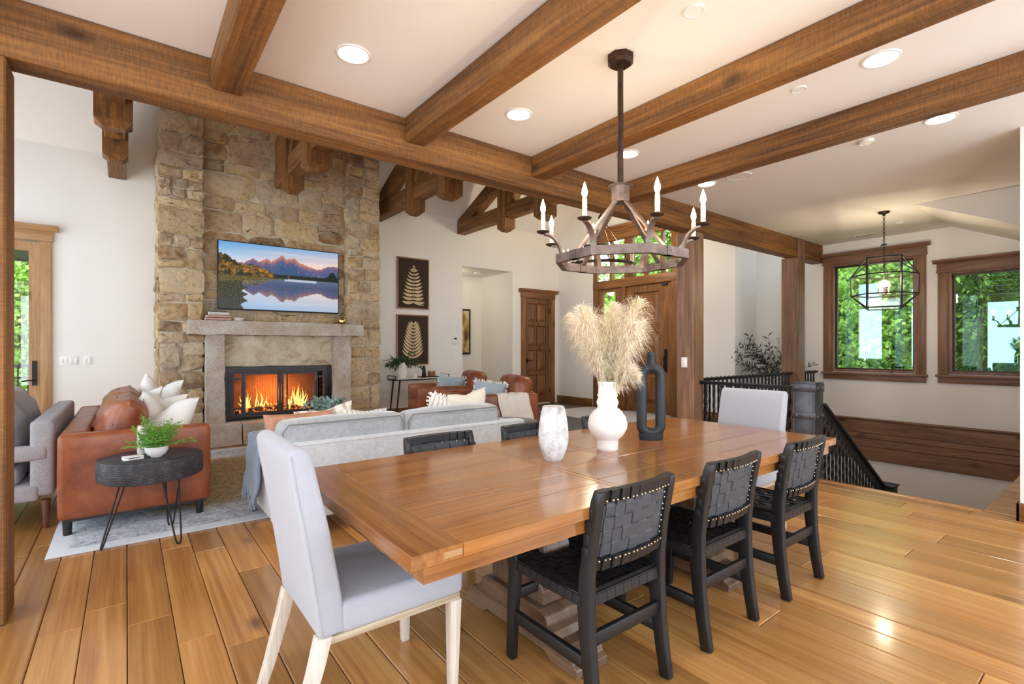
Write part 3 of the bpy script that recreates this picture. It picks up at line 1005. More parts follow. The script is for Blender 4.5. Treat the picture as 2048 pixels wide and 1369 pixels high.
def stone_geo(w, h, proud):
    """one quarried stone: face in xz, front towards -y, centred."""
    g = G()
    pts = []
    nu, nv = max(2, int(w / 0.1)), max(2, int(h / 0.1))
    j = 0.017
    cut = min(w, h) * RS.uniform(0.06, 0.26)
    per = []
    for k in range(nu):
        per.append((-w / 2 + cut + (w - 2 * cut) * k / (nu - 1), -h / 2))
    for k in range(nv):
        per.append((w / 2, -h / 2 + cut + (h - 2 * cut) * k / (nv - 1)))
    for k in range(nu):
        per.append((w / 2 - cut - (w - 2 * cut) * k / (nu - 1), h / 2))
    for k in range(nv):
        per.append((-w / 2, h / 2 - cut - (h - 2 * cut) * k / (nv - 1)))
    per = [(u + RS.uniform(-j, j), v + RS.uniform(-j, j)) for u, v in per]
    n = len(per)
    vs, fs = [], []
    d1 = [proud * RS.uniform(0.35, 0.7) for _ in per]
    for (u, v) in per:
        vs.append((u, 0.03, v))
    for k, (u, v) in enumerate(per):
        vs.append((u, -d1[k], v))
    for sc_, base in ((0.78, 0.9), (0.4, 1.0)):
        for (u, v) in per:
            vs.append((u * sc_ + RS.uniform(-j, j), -proud * base * RS.uniform(0.7, 1.25), v * sc_ + RS.uniform(-j, j)))
    vs.append((RS.uniform(-.02, .02), -proud * RS.uniform(0.8, 1.2), RS.uniform(-.02, .02)))
    for r in range(3):
        for k in range(n):
            q = (k + 1) % n
            fs.append((r * n + k, r * n + q, (r + 1) * n + q, (r + 1) * n + k))
    for k in range(n):
        fs.append((3 * n + k, 3 * n + (k + 1) % n, 4 * n))
    return g.add(vs, fs)


def stone_wall(u0, u1, v0, v1, place, wmin=0.16, wmax=0.5, hmin=0.12, hmax=0.38):
    """coursed random stones over a rectangle; place(u, v, w, h)."""
    v = v0
    while v < v1 - 0.02:
        h = RS.uniform(hmin, hmax)
        if v1 - (v + h) < hmin:
            h = v1 - v
        u = u0
        while u < u1 - 0.02:
            w = RS.uniform(wmin, wmax) * (1.15 if h > 0.24 else 0.9)
            if u1 - (u + w) < wmin:
                w = u1 - u
            if h > 0.27 and w < 0.42 and RS.random() < 0.5:
                k = RS.uniform(0.35, 0.65)
                place(u, v, w, h * k)
                if w > 0.3 and RS.random() < 0.5:
                    q = RS.uniform(0.35, 0.65)
                    place(u, v + h * k, w * q, h * (1 - k))
                    place(u + w * q, v + h * k, w * (1 - q), h * (1 - k))
                else:
                    place(u, v + h * k, w, h * (1 - k))
            else:
                place(u, v, w, h)
            u += w
        v += h


def front(yf, proud=0.05):
    def f(u, v, w, h):
        o = obj('stone', stone_geo(w - 0.014, h - 0.014, RS.uniform(0.55, 1.25) * proud), M['stone'], fp, smooth=True, ang=28)
        o.location = (u + w / 2, yf + 0.03, v + h / 2)
    return f


def sidef(xf, sgn):
    def f(u, v, w, h):
        o = obj('stone', stone_geo(w - 0.012, h - 0.012, RS.uniform(0.7, 1.4) * 0.035), M['stone'], fp, smooth=True, ang=28)
        o.location = (xf + 0.03 * -sgn, u + w / 2, v + h / 2)
        o.rotation_euler = (0, 0, RAD(-90 if sgn < 0 else 90))
    return f


stone_wall(FX0, RX0, 0.0, 4.74, front(YF), 0.15, 0.46)
stone_wall(RX1, FX1, 0.0, 4.74, front(YF), 0.16, 0.40)
stone_wall(RX0, RX1, 1.66, 4.6, front(YR, 0.04), 0.2, 0.66, 0.13, 0.42)
stone_wall(YF + 0.03, 8.88, 0.0, 4.0, sidef(FX0, -1), 0.2, 0.5)
stone_wall(YF, YR, 1.69, 4.6, sidef(RX1, -1), 0.16, 0.2, 0.2, 0.4)


def rough_block(x0, x1, y0, y1, z0, z1, step, amp, sc=6.0):
    bm = bmesh.new()
    nx, ny, nz_ = (max(1, int((b - a) / step)) for a, b in ((x0, x1), (y0, y1), (z0, z1)))
    g = G()
    def face(fn, na, nb):
        g.grid(fn, na, nb)
    X = lambda t: x0 + (x1 - x0) * t
    Y = lambda t: y0 + (y1 - y0) * t
    Z = lambda t: z0 + (z1 - z0) * t
    face(lambda a, b: (X(a), y0, Z(b)), nx, nz_)
    face(lambda a, b: (X(a), y1, Z(b)), nx, nz_)
    face(lambda a, b: (x0, Y(a), Z(b)), ny, nz_)
    face(lambda a, b: (x1, Y(a), Z(b)), ny, nz_)
    face(lambda a, b: (X(a), Y(b), z0), nx, ny)
    face(lambda a, b: (X(a), Y(b), z1), nx, ny)
    bm.free()
    out = []
    for v in g.v:
        n = noise.noise_vector(Vector(v) * sc) * 0.6 + noise.noise_vector(Vector(v) * sc * 2.7) * 0.4
        out.append((v[0] + n.x * amp, v[1] + n.y * amp, v[2] + n.z * amp * 0.8))
    g.v = out
    return g


for (a, b) in ((0.852, 1.075), (2.565, 2.835)):
    obj('granite_leg', rough_block(a, b, 7.86, 8.2, 0.27, 1.5, 0.05, 0.02), M['granite'], fp, smooth=True, ang=50, weld=True)
obj('mantel_stone', rough_block(0.64, 2.62, 7.70, 8.18, 1.5, 1.69, 0.05, 0.018), M['granite'], fp, smooth=True, ang=50, weld=True)
obj('mantel_stone', rough_block(2.62, 2.99, 7.72, 8.18, 1.505, 1.685, 0.05, 0.018), M['granite'], fp, smooth=True, ang=50, weld=True)
obj('face_slab', rough_block(1.07, 2.57, 7.99, 8.2, 1.05, 1.5, 0.06, 0.02, 4), M['slab'], fp, smooth=True, ang=50, weld=True)
hx = [0.34, 0.86, 1.25, 1.98, 2.62, 3.36]
for k in range(5):
    obj('hearth_stone', rough_block(hx[k] + 0.008, hx[k + 1] - 0.008, 7.58, 8.05, 0.0, 0.285, 0.06, 0.02, 5), M['granite'], fp, smooth=True, ang=50, weld=True)

# firebox and its screen
M['soot'] = plain('firebrick', c8(120, 84, 62), 0.9, amt=0.3, scale=6)
x0, x1, z0, z1 = BOX
g = G().box(x0, x1, 8.6, 8.64, z0, z1).box(x0 - 0.03, x0, 8.03, 8.64, z0, z1).box(x1, x1 + 0.03, 8.03, 8.64, z0, z1).box(x0, x1, 8.03, 8.64, z0 - 0.03, z0).box(x0, x1, 8.03, 8.64, z1, z1 + 0.03)
obj('firebox', g, M['soot'], fp)
M['dark_steel'] = plain('dark_grey_steel', c8(70, 66, 68), 0.45, 0.5, amt=0.15, scale=10)
scr = thing('fire_screen', 'dark steel fireplace door frame with wire mesh panels', 'fire screen', (1.82, 7.98, 0.285), world=True)
g = G()
for a, b, c, d in cells([(1.165, 2.475, 0.345, 0.985)], 1.08, 2.56, 0.288, 1.05):
    g.box(a, b, 7.955, 8.0, c, d)
obj('outer_frame', g, M['dark_steel'], scr, bevel=0.004, weld=True)
g = G()
for a, b, c, d in cells([(1.18, 2.46, 0.36, 0.97)], 1.14, 2.5, 0.325, 1.005):
    g.box(a, b, 7.945, 7.965, c, d)
obj('inner_frame', g, M['dark_steel'], scr, bevel=0.003, weld=True)
for (a, b) in ((1.18, 1.315), (2.325, 2.46)):
    g = G()
    for p, q, c, d in cells([(a + 0.02, b - 0.02, 0.375, 0.44), (a + 0.02, b - 0.02, 0.465, 0.86), (a + 0.02, b - 0.02, 0.89, 0.955)], a, b, 0.36, 0.97):
        g.box(p, q, 7.95, 7.975, c, d)
    obj('side_panel', g, M['dark_steel'], scr, weld=True)
for (a, b, hx_) in ((1.315, 1.82, 1.765), (1.82, 2.325, 1.895)):
    g = G()
    for p, q, c, d in cells([(a + 0.035, b - 0.035, 0.395, 0.93)], a, b, 0.36, 0.97):
        g.box(p + 0.002, q - 0.002, 7.945, 7.97, c, d)
    dr = obj('screen_door', g, M['dark_steel'], scr, weld=True)
    obj('handle', G().tube([(hx_, 7.94, 0.4), (hx_, 7.915, 0.41), (hx_, 7.915, 0.93), (hx_, 7.94, 0.94)], 0.011, 8), M['steel'], dr, smooth=True)
    for zz in (0.46, 0.87):
        xx = a + 0.012 if a < 1.5 else b - 0.012
        obj('hinge', G().tube([(xx, 7.938, zz - 0.035), (xx, 7.938, zz + 0.035)], 0.009, 8), M['pewter'], dr, smooth=True)
g = G()
x = 1.2
while x < 2.45:
    g.box(x - 0.0015, x + 0.0015, 7.981, 7.984, 0.36, 0.97)
    x += 0.034
z = 0.375
while z < 0.96:
    g.box(1.18, 2.46, 7.979, 7.982, z - 0.0015, z + 0.0015)
    z += 0.034
obj('wire_mesh', g, M['dark_steel'], scr, kind='stuff')

t = NT('flame')
v = t.coord((1, 1, 1), False, 'Object')
sp = t.new('ShaderNodeSeparateXYZ')
t.link(v, sp.inputs[0])
col = t.ramp(sp.outputs[2], [(0.0, (1.0, 0.42, 0.06, 1)), (0.14, (1.0, 0.62, 0.14, 1)), (0.34, (1.0, 0.24, 0.02, 1)), (0.5, (0.7, 0.08, 0.0, 1))])
t.base((0, 0, 0, 1))
t.link(col, t.p.inputs['Emission Color'])
t.p.inputs['Emission Strength'].default_value = 1.5
M['flame'] = t.fin(1, 0, 0)
t = NT('glowing_embers')
v = t.coord()
t.base((0.02, 0.015, 0.012, 1))
t.link(t.ramp(t.noise(v, 24, 4), [(0.5, (0, 0, 0, 1)), (0.68, (1.0, 0.22, 0.04, 1))]), t.p.inputs['Emission Color'])
t.p.inputs['Emission Strength'].default_value = 1.2
M['ember'] = t.fin(0.9)
fire = thing('log_fire', 'orange gas fire burning over dark embers behind the mesh doors', 'fire', (1.82, 8.3, 0.3))
RF = random.Random(3)


def flame_geo(h, w):
    g = G()
    pts, rs = [], []
    ph, am = RF.uniform(0, 6), RF.uniform(0.01, 0.035)
    n = 9
    for k in range(n):
        s_ = k / (n - 1)
        pts.append((am * math.sin(ph + s_ * 5) * (0.3 + s_), am * 0.5 * math.cos(ph + s_ * 4), s_ * h))
        rs.append(max(0.002, w * (math.sin(math.pi * min(1, s_ * 0.9 + 0.12)) ** 0.8) * (1 - s_) ** 0.55))
    return g.tube(pts, rs, 8, squash=0.5)


for k in range(34):
    c_ = -0.3 if k % 2 else 0.32
    dx = RF.gauss(0, 0.16)
    h = max(0.08, (0.44 - abs(dx) * 1.0) * RF.uniform(0.45, 1.0))
    o = obj('flame', flame_geo(h, RF.uniform(0.018, 0.042)), M['flame'], fire, smooth=True)
    o.location = (max(-0.6, min(0.6, c_ + dx)), RF.uniform(-0.08, 0.08), 0.06)
g = G()
for k in range(260):
    r = RF.uniform(0.012, 0.03)
    xx = RF.uniform(-0.62, 0.62)
    g.ball((xx, RF.uniform(-0.2, 0.16), RF.uniform(0.01, 0.09)), r, 6, 4)
obj('ember_bed', g, M['ember'], fire, kind='stuff', smooth=True)
for k in (-1, 0, 1):
    obj('log', G().tube([(-0.45 + 0.1 * k, -0.02 + 0.09 * k, 0.08), (0.0, 0.03 * k, 0.11), (0.45 - 0.1 * k, -0.09 * k, 0.08)], [0.035, 0.045, 0.035], 8), M['ember'], fire, smooth=True)
ld = bpy.data.lights.new('firelight', 'POINT')
ld.energy = 15
ld.color = (1.0, 0.34, 0.06)
ld.shadow_soft_size = 0.15
lo = bpy.data.objects.new('firelight', ld)
COL.objects.link(lo)
lo.parent = fire
lo.location = (0, 0.0, 0.33)

# ================================================================ TELEVISION
tv = thing('television', 'large flat television above the mantel showing mountains over a lake', 'television', (1.866, 8.1, 1.865))
TW, TH = 1.70, 0.985
obj('body', G().box(-TW / 2, TW / 2, -0.018, 0.03, 0, TH), M['black_plastic'], tv, bevel=0.004)
RID = [(0, .30), (.15, .30), (.19, .297), (.265, .216), (.31, .271), (.37, .197), (.406, .24), (.45, .2), (.497, .122), (.535, .185), (.604, .156), (.64, .215), (.717, .261), (.8, .307), (.85, .288), (.893, .242), (.957, .224), (1.0, .237)]


def ridge(u):
    for k in range(len(RID) - 1):
        if RID[k][0] <= u <= RID[k + 1][0]:
            s_ = (u - RID[k][0]) / (RID[k + 1][0] - RID[k][0])
            return RID[k][1] * (1 - s_) + RID[k + 1][1] * s_ + 0.012 * nz(u * 60, 0, 0) + 0.006 * nz(u * 150, 3, 0)
    return 0.3


def lerp(a, b, s_):
    s_ = max(0, min(1, s_))
    return tuple(a[k] + (b[k] - a[k]) * s_ for k in range(3))


def paint(u, v):
    def sky(u, v):
        cl = nz(u * 3, v * 14, 1) * 0.5 + 0.5
        top = lerp((96, 158, 212), (150, 176, 208), u)
        low = lerp((206, 214, 226), (250, 208, 190), u * 1.2)
        c = lerp(top, low, v / 0.3)
        return lerp(c, (250, 226, 214), max(0, cl - 0.5) * 1.6 * u)
    def mount(u, v):
        r = ridge(u)
        s_ = (v - r) / 0.2
        n = nz(u * 40, v * 40, 2) * 0.5 + nz(u * 90, v * 90, 5) * 0.3
        c = lerp((196, 120, 92), (92, 88, 128), s_ * 2.6 + n * 0.9 + (0.35 if u < 0.33 or u > 0.75 else -0.1))
        c = lerp(c, (52, 80, 120), (s_ - 0.35) * 1.7)
        if n > 0.34 and s_ < 0.9:
            c = lerp(c, (205, 205, 220), 0.6)
        return c
    def trees(u, v):
        n = nz(u * 70, v * 45, 7) * 0.6 + nz(u * 22, v * 14, 9) * 0.6
        return lerp((34, 40, 18), (206, 132, 44), 0.42 + n * 1.1 - max(0, (v - .42)) * 3 - (0.35 if u < 0.16 and v < .34 else 0))
    tl = 0.42 - 0.24 * math.exp(-((u - 0.02) / 0.13) ** 2) - 0.10 * math.exp(-((u - 0.27) / 0.1) ** 2) + 0.03 * nz(u * 45, 0, 4)
    if v < 0.5:
        if u < 0.43 and v > tl:
            return trees(u, v)
        if v > 0.435 + 0.012 * nz(u * 80, 1, 1) - (0.11 * math.exp(-((u - 0.945) / 0.035) ** 2)) :
            if v < 0.5:
                g_ = 0.4 if (nz(u * 30, 0, 2) > 0.1 and u < 0.62) else 0
                return lerp((22, 30, 22), (180, 120, 40), g_)
        if v > ridge(u):
            return mount(u, v)
        return sky(u, v)
    # shore and water
    shore = 0.60 - 0.1 * min(1, u / 0.55)
    if u < 0.55 and v < shore:
        n = nz(u * 90, v * 60, 3)
        return lerp((58, 56, 24), (128, 112, 44), 0.45 + n)
    if u < 0.19 + 0.05 * nz(v * 20, u * 9, 1) - max(0, (0.72 - v)) * 0.1:
        n = nz(u * 80, v * 50, 6)
        return lerp((16, 20, 10), (96, 96, 36), 0.35 + n * 0.8 - (v - 0.7))
    if v < 0.535 and 0.52 < u < 0.8:
        return (176, 186, 202)
    vm = 1.0 - v
    wob = 0.006 * nz(u * 8, v * 90, 2)
    u2 = max(0, min(1, u + wob))
    if u < 0.43 and vm > tl + 0.05:
        c = lerp(trees(u2, vm), (70, 76, 96), 0.45)
    elif vm > ridge(u2) * 0.98 + 0.0:
        c = lerp(mount(u2, vm), (58, 66, 94), 0.45)
    else:
        c = lerp(sky(u2, vm), (176, 186, 204), 0.45)
    return lerp(c, (150, 146, 160), max(0, 0.62 - v) * 3.5)


nu, nv = 230, 132
bz = 0.012
g = G().grid(lambda a, b: (-TW / 2 + bz + (TW - 2 * bz) * a, -0.0185, 0.02 + (TH - 0.032) * b), nu, nv)
me = bpy.data.meshes.new('screen')
me.from_pydata(g.v, [], g.f)
ca = me.color_attributes.new('picture', 'FLOAT_COLOR', 'POINT')
buf = []
for j in range(nv + 1):
    for i in range(nu + 1):
        buf += list(c8(*[max(0, min(255, q)) for q in paint(i / nu, 1 - j / nv)]))
ca.data.foreach_set('color', buf)
t = NT('lit_screen')
at = t.new('ShaderNodeAttribute', attribute_name='picture')
t.base((0.01, 0.01, 0.01, 1))
t.link(at.outputs['Color'], t.p.inputs['Emission Color'])
t.p.inputs['Emission Strength'].default_value = 0.5
M['screen'] = t.fin(0.25, 0, 0.3)
obj('screen', None, M['screen'], tv, mesh=me)
obj('cable', G().tube([(-0.12, 0.02, 0.0), (-0.05, 0.03, -0.045), (0.05, 0.03, -0.06), (0.12, 0.03, -0.045), (0.2, 0.03, -0.05)], 0.004, 6), M['black_plastic'], tv)

# ---- things on the mantel
M['book_pink'] = plain('dusty_pink_cloth', c8(196, 150, 136), 0.8)
M['book_grey'] = plain('pale_grey_cloth', c8(206, 198, 192), 0.8)
M['book_dark'] = plain('charcoal_cloth', c8(88, 82, 82), 0.8)
M['paper'] = plain('paper_edge', c8(226, 216, 200), 0.9)
zz = 1.695
for (w, d, h, m, lab, off) in ((0.30, 0.2, 0.035, 'book_pink', 'lowest and widest dusty pink book on the mantel', 0.0), (0.285, 0.19, 0.034, 'book_pink', 'middle dusty pink book in the mantel stack', 0.005), (0.235, 0.16, 0.045, 'book_grey', 'pale grey book at the top of the mantel stack', 0.01)):
    b = thing('book', lab, 'book', (0.99 + off, 7.87, zz), group='books stacked on the mantel')
    obj('cover', G().box(-w / 2, w / 2, -d / 2, d / 2, 0, 0.004).box(-w / 2, w / 2, -d / 2, d / 2, h - 0.004, h).box(-w / 2, w / 2, -d / 2, -d / 2 + 0.004, 0, h), M[m], b)
    obj('pages', G().box(-w / 2 + 0.005, w / 2 - 0.005, -d / 2 + 0.004, d / 2 - 0.005, 0.004, h - 0.004), M['paper'], b)
    zz += h
obj('notebook', G().box(-0.09, 0.09, -0.06, 0.06, 0, 0.014), M['book_dark'], label='slim charcoal notebook lying on the mantel books', cat='notebook', bevel=0.002, loc=(1.0, 7.87, zz))
obj('low_bowl', G().lathe([(0.03, 0.0), (0.05, 0.002), (0.075, 0.03), (0.082, 0.042), (0.076, 0.04), (0.045, 0.012), (0.0, 0.008)], seg=28), M['gloss_cer'], label='shallow white bowl on the mantel right of the books', cat='bowl', smooth=True, loc=(1.24, 7.86, 1.695))
t = thing('gold_globe_vase', 'small round gold vase with a sprig on the mantel under the television corner', 'vase', (2.70, 7.88, 1.69))
obj('vessel', G().lathe([(0.02, 0.0), (0.055, 0.02), (0.066, 0.06), (0.05, 0.1), (0.022, 0.118), (0.024, 0.13), (0.018, 0.13), (0.0, 0.11)], seg=24), M['gold'], t, smooth=True)


def leaf_geo(g, p, d, n, L, W, curl=0.15):
    """a pointed leaf from p along d with normal n (two quads + tip)."""
    p, d, n = Vector(p), Vector(d).normalized(), Vector(n)
    s_ = d.cross(n)
    if s_.length < 1e-3:
        s_ = d.orthogonal()
    s_.normalize()
    n = s_.cross(d).normalized()
    a = p + d * (L * 0.4) + n * (L * curl * 0.5)
    b = p + d * L
    g.add([p, a + s_ * W / 2, a - s_ * W / 2, b, a - n * (W * 0.12)], [(0, 1, 4), (0, 4, 2), (1, 3, 4), (4, 3, 2)])


def rvec(rr):
    while True:
        v = Vector((rr.uniform(-1, 1), rr.uniform(-1, 1), rr.uniform(-1, 1)))
        if 0.05 < v.length < 1:
            return v.normalized()


def sprig(gl, gs, rr, p, d, L, leaf, W, n, droop=0.4, sr=0.003):
    """a bending stem with leaves on both sides."""
    p, d = Vector(p), Vector(d).normalized()
    pts = [p.copy()]
    for k in range(6):
        d = (d + Vector((0, 0, -droop * 0.16)) + rvec(rr) * 0.08).normalized()
        p = p + d * (L / 6)
        pts.append(p.copy())
    gs.tube(pts, [sr * (1 - 0.12 * k) for k in range(7)], 5)
    for k in range(n):
        s_ = 0.15 + 0.85 * (k + rr.random() * 0.4) / n
        i = min(5, int(s_ * 6))
        q = pts[i].lerp(pts[i + 1], s_ * 6 - i)
        tdir = (pts[i + 1] - pts[i]).normalized()
        side = tdir.cross(rvec(rr)).normalized()
        leaf_geo(gl, q, tdir * 0.6 + side, rvec(rr), leaf * rr.uniform(0.7, 1.2), W * rr.uniform(0.8, 1.2))
    return pts


RL_ = random.Random(21)
gl, gs = G(), G()
for k in range(6):
    sprig(gl, gs, RL_, (0, 0, 0.11), (RL_.uniform(-.6, .6), RL_.uniform(-.6, .6), 1), 0.08, 0.025, 0.018, 6)
obj('leaves', gl, M['leaf_dark'], t, kind='stuff')
obj('stem', gs, M['stem'], t)

# ================================================================ DINING TABLE
TX0, TX1, TY0, TY1, TZ = 0.60, 3.49, 1.213, 2.41, 0.76
tb = thing('dining_table', 'long glossy cherry trestle dining table with breadboard ends', 'table', (2.05, 1.81, 0), world=True)
th = 0.042


def tplank(x0, x1, y0, y1, m):
    e = 0.0022
    obj('tabletop_plank', G().box(x0 + 0.0004, x1 - 0.0004, y0 + 0.0004, y1 - 0.0004, TZ - th, TZ), M[m], tb, bevel=e, bseg=1)


tplank(TX0, 0.765, TY0, TY1, 'table_y')
tplank(3.325, TX1, TY0, TY1, 'table_y')
tplank(1.965, 2.005, TY0, TY1, 'table_y')
tplank(2.41, 2.45, TY0, TY1, 'table_y')
tplank(1.555, 1.585, TY0, TY1, 'table_y')
for (a, b, n) in ((0.765, 1.555, 6), (1.585, 1.965, 5), (2.005, 2.41, 5), (2.45, 3.325, 6)):
    for k in range(n):
        tplank(a, b, TY0 + (TY1 - TY0) * k / n, TY0 + (TY1 - TY0) * (k + 1) / n, 'table_x')
g = G()
for a, b, c, d in cells([(TX0 + 0.11, TX1 - 0.11, TY0 + 0.07, TY1 - 0.07)], TX0 + 0.05, TX1 - 0.05, TY0 + 0.026, TY1 - 0.026):
    g.box(a, b, c, d, TZ - th - 0.055, TZ - th)
obj('apron', g, M['table_x'], tb, weld=True)
for yy in (TY0 - 0.0006, TY1 - 0.0004):
    for xx in (0.70, 3.37, 1.98, 2.43):
        obj('tenon_plug', G().box(xx, xx + 0.06, yy, yy + 0.001, TZ - 0.03, TZ - 0.012), M['lite_x'], tb)
for (px, n) in ((1.50, 0), (2.65, 1)):
    foot = [(1.40, 0.0), (1.40, 0.035), (1.425, 0.05), (1.43, 0.075), (1.47, 0.10), (1.52, 0.105), (2.10, 0.105), (2.15, 0.10), (2.19, 0.075), (2.195, 0.05), (2.22, 0.035), (2.22, 0.0), (2.06, 0.0), (2.02, 0.025), (1.60, 0.025), (1.56, 0.0)]
    obj('foot', G().prism(foot, 'x', px - 0.09, px + 0.09), M['ped_y'], tb, bevel=0.004, bseg=1)
    up_ = [(1.51, 0.105), (1.53, 0.135), (1.56, 0.15), (1.575, 0.185), (1.61, 0.2), (2.01, 0.2), (2.045, 0.185), (2.06, 0.15), (2.09, 0.135), (2.11, 0.105)]
    obj('plinth', G().prism(up_, 'x', px - 0.105, px + 0.105), M['ped_y'], tb, bevel=0.004, bseg=1)
    colm = [(1.62, 0.2), (1.62, 0.26), (1.65, 0.30), (1.625, 0.36), (1.61, 0.44), (1.635, 0.52), (1.66, 0.56), (1.62, 0.60), (1.60, 0.663), (2.02, 0.663), (2.0, 0.60), (1.96, 0.56), (1.985, 0.52), (2.01, 0.44), (1.995, 0.36), (1.97, 0.30), (2.0, 0.26), (2.0, 0.2)]
    obj('pedestal_column', G().prism(colm, 'x', px - 0.075, px + 0.075), M['ped_z'], tb, bevel=0.004, bseg=1)
    obj('top_bearer', G().prism([(1.36, 0.663), (1.36, 0.69), (1.4, 0.705), (2.22, 0.705), (2.26, 0.69), (2.26, 0.663), (2.1, 0.64), (1.52, 0.64)], 'x', px - 0.06, px + 0.06), M['ped_y'], tb, bevel=0.004, bseg=1)
obj('stretcher', G().box(1.575, 2.575, 1.76, 1.86, 0.22, 0.34), M['table_x'], tb, bevel=0.006)

# ================================================================ WOVEN LEATHER CHAIRS
CHX = 0.205                                   # half width at the posts


def ybow(x, k):
    return -k * (1 - (x / CHX) ** 2)


def make_woven_chair(loc, rz, label):
    t = thing('dining_chair', label, 'chair', loc, rz, group='black woven leather dining chairs')
    for s in (-1, 1):
        x = s * CHX
        pts = [(x, -0.255, 0.0), (x, -0.235, 0.12), (x, -0.218, 0.25), (x, -0.208, 0.38), (x, -0.212, 0.50), (x, -0.232, 0.64), (x, -0.262, 0.78), (x, -0.272, 0.822)]
        hs = [0.048, 0.052, 0.058, 0.066, 0.058, 0.048, 0.042, 0.032]
        g = G().sweep(pts, [0.034] * 7 + [0.03], hs, (1, 0, 0))
        obj('back_post', g, M['black_wood'], t, bevel=0.006, ang=50)
        fp_ = [(x, 0.228, 0.0), (x, 0.218, 0.2), (x, 0.205, 0.36), (x, 0.205, 0.425), (x, 0.225, 0.452)]
        obj('front_leg', G().sweep(fp_, 0.034, [0.042, 0.048, 0.058, 0.072, 0.07], (1, 0, 0)), M['black_wood'], t, bevel=0.006, ang=50)
        obj('side_rail', G().sweep([(x, -0.2, 0.415), (x, 0.0, 0.408), (x, 0.2, 0.418)], 0.03, [0.05, 0.044, 0.05], (1, 0, 0)), M['black_wood'], t, bevel=0.004)
        obj('side_stretcher', G().bar((x, -0.225, 0.19), (x, 0.215, 0.19), 0.024, 0.048), M['black_wood'], t, bevel=0.004)
    obj('rear_stretcher', G().bar((-CHX, -0.22, 0.275), (CHX, -0.22, 0.275), 0.022, 0.05), M['black_wood'], t, bevel=0.004)
    obj('front_stretcher', G().bar((-CHX, 0.212, 0.275), (CHX, 0.212, 0.275), 0.022, 0.045), M['black_wood'], t, bevel=0.004)
    obj('front_rail', G().sweep([(-CHX, 0.2, 0.42), (0, 0.215, 0.41), (CHX, 0.2, 0.42)], 0.03, 0.045, (0, 1, 0)), M['black_wood'], t)
    n = 9
    xs = [-CHX + 0.017 + (2 * CHX - 0.034) * k / (n - 1) for k in range(n)]
    for (z, y0, k) in ((0.80, -0.262, 0.026), (0.545, -0.22, 0.026)):
        pts = [(-CHX + 2 * CHX * q / 10, y0 + ybow(-CHX + 2 * CHX * q / 10, k), z) for q in range(11)]
        obj('back_rail', G().sweep(pts, 0.042, 0.02, (0, -0.12, 1)), M['black_wood'], t, bevel=0.004)

    def backy(z):
        s = (z - 0.545) / (0.80 - 0.545)
        return -0.22 + (-0.262 + 0.22) * s
    # vertical straps of the back: wrap both rails
    sw = 0.0448
    for i, x in enumerate(xs):
        pts = []
        zz = [0.527 + (0.82 - 0.527) * q / 22 for q in range(23)]
        for q, z in enumerate(zz):
            cell = int((z - 0.57) / 0.048)
            off = 0.004 + (0.0018 if (cell + i) % 2 else -0.0018)
            if 0.56 < z < 0.785:
                pts.append((x, backy(z) + ybow(x, 0.026) + off, z))
        obj('strap', G().sweep(pts, sw * 1.02, 0.0022, (1, 0, 0)), M['grey_leather'], t)
        for (za, zb_) in ((0.523, 0.567), (0.777, 0.822)):
            ya, yb_ = backy(za) + ybow(x, 0.026), backy(zb_) + ybow(x, 0.026)
            wp = [(x, ya + 0.012, za), (x, ya - 0.0125, za + 0.001), (x, yb_ - 0.0135, zb_ - 0.001), (x, yb_ + 0.012, zb_), (x, (ya + yb_) / 2 + 0.014, zb_ - 0.004), (x, (ya + yb_) / 2 + 0.014, za + 0.004)]
            obj('rail_wrap', G().sweep(wp, 0.0458, 0.0026, (1, 0, 0)), M['black_leather'], t)
    for j in range(4):
        z = 0.594 + j * 0.048
        pts = []
        for q in range(37):
            x = -CHX + 0.012 + (2 * CHX - 0.024) * q / 36
            i = int((x + CHX) / (2 * CHX) * n)
            out_ = False
            off = 0.004 + (0.0018 if (i + j) % 2 == 0 else -0.0018)
            pts.append((x, backy(z) + ybow(x, 0.026) + (0.0 if not out_ else -0.004) + off, z))
        obj('cross_strap', G().sweep(pts, 0.0465, 0.0024, (0, -0.16, 1)), M['grey_leather'], t)
        for s in (-1, 1):
            yb = backy(z)
            obj('post_wrap', G().box(s * CHX - 0.0185, s * CHX + 0.0185, yb - 0.002, yb + 0.0275, z - 0.018, z + 0.018), M['black_leather'], t, bevel=0.003)
    # seat straps
    for i in range(10):
        y = -0.175 + 0.36 * i / 9
        pts = [(-CHX - 0.018, y, 0.398), (-CHX - 0.0165, y, 0.43), (-CHX + 0.004, y, 0.445)]
        for q in range(1, 24):
            x = -CHX + 2 * CHX * q / 24
            c = int((x + CHX) / (2 * CHX) * 9)
            pts.append((x, y, 0.438 - 0.012 * (1 - (x / CHX) ** 2) + (0.0032 if (c + i) % 2 else -0.0032)))
        pts += [(CHX - 0.004, y, 0.445), (CHX + 0.0165, y, 0.43), (CHX + 0.018, y, 0.398)]
        obj('seat_strap', G().sweep(pts, 0.0375, 0.003, (0, 1, 0)), M['black_leather'], t)
    for i in range(9):
        x = xs[i]
        pts = [(x, -0.226, 0.395), (x, -0.224, 0.43), (x, -0.205, 0.443)]
        for q in range(1, 22):
            y = -0.2 + 0.41 * q / 22
            c = int((y + 0.195) / 0.04)
            pts.append((x, y, 0.438 - 0.012 * (1 - (x / CHX) ** 2) + (-0.0032 if (c + i) % 2 else 0.0032)))
        pts += [(x, 0.215, 0.443), (x, 0.234, 0.43), (x, 0.236, 0.39)]
        obj('seat_strap', G().sweep(pts, sw, 0.003, (1, 0, 0)), M['black_leather'], t)
    obj('rear_rail', G().sweep([(-CHX, -0.208, 0.415), (CHX, -0.208, 0.415)], 0.03, 0.045, (0, 1, 0)), M['black_wood'], t)
    g = G()
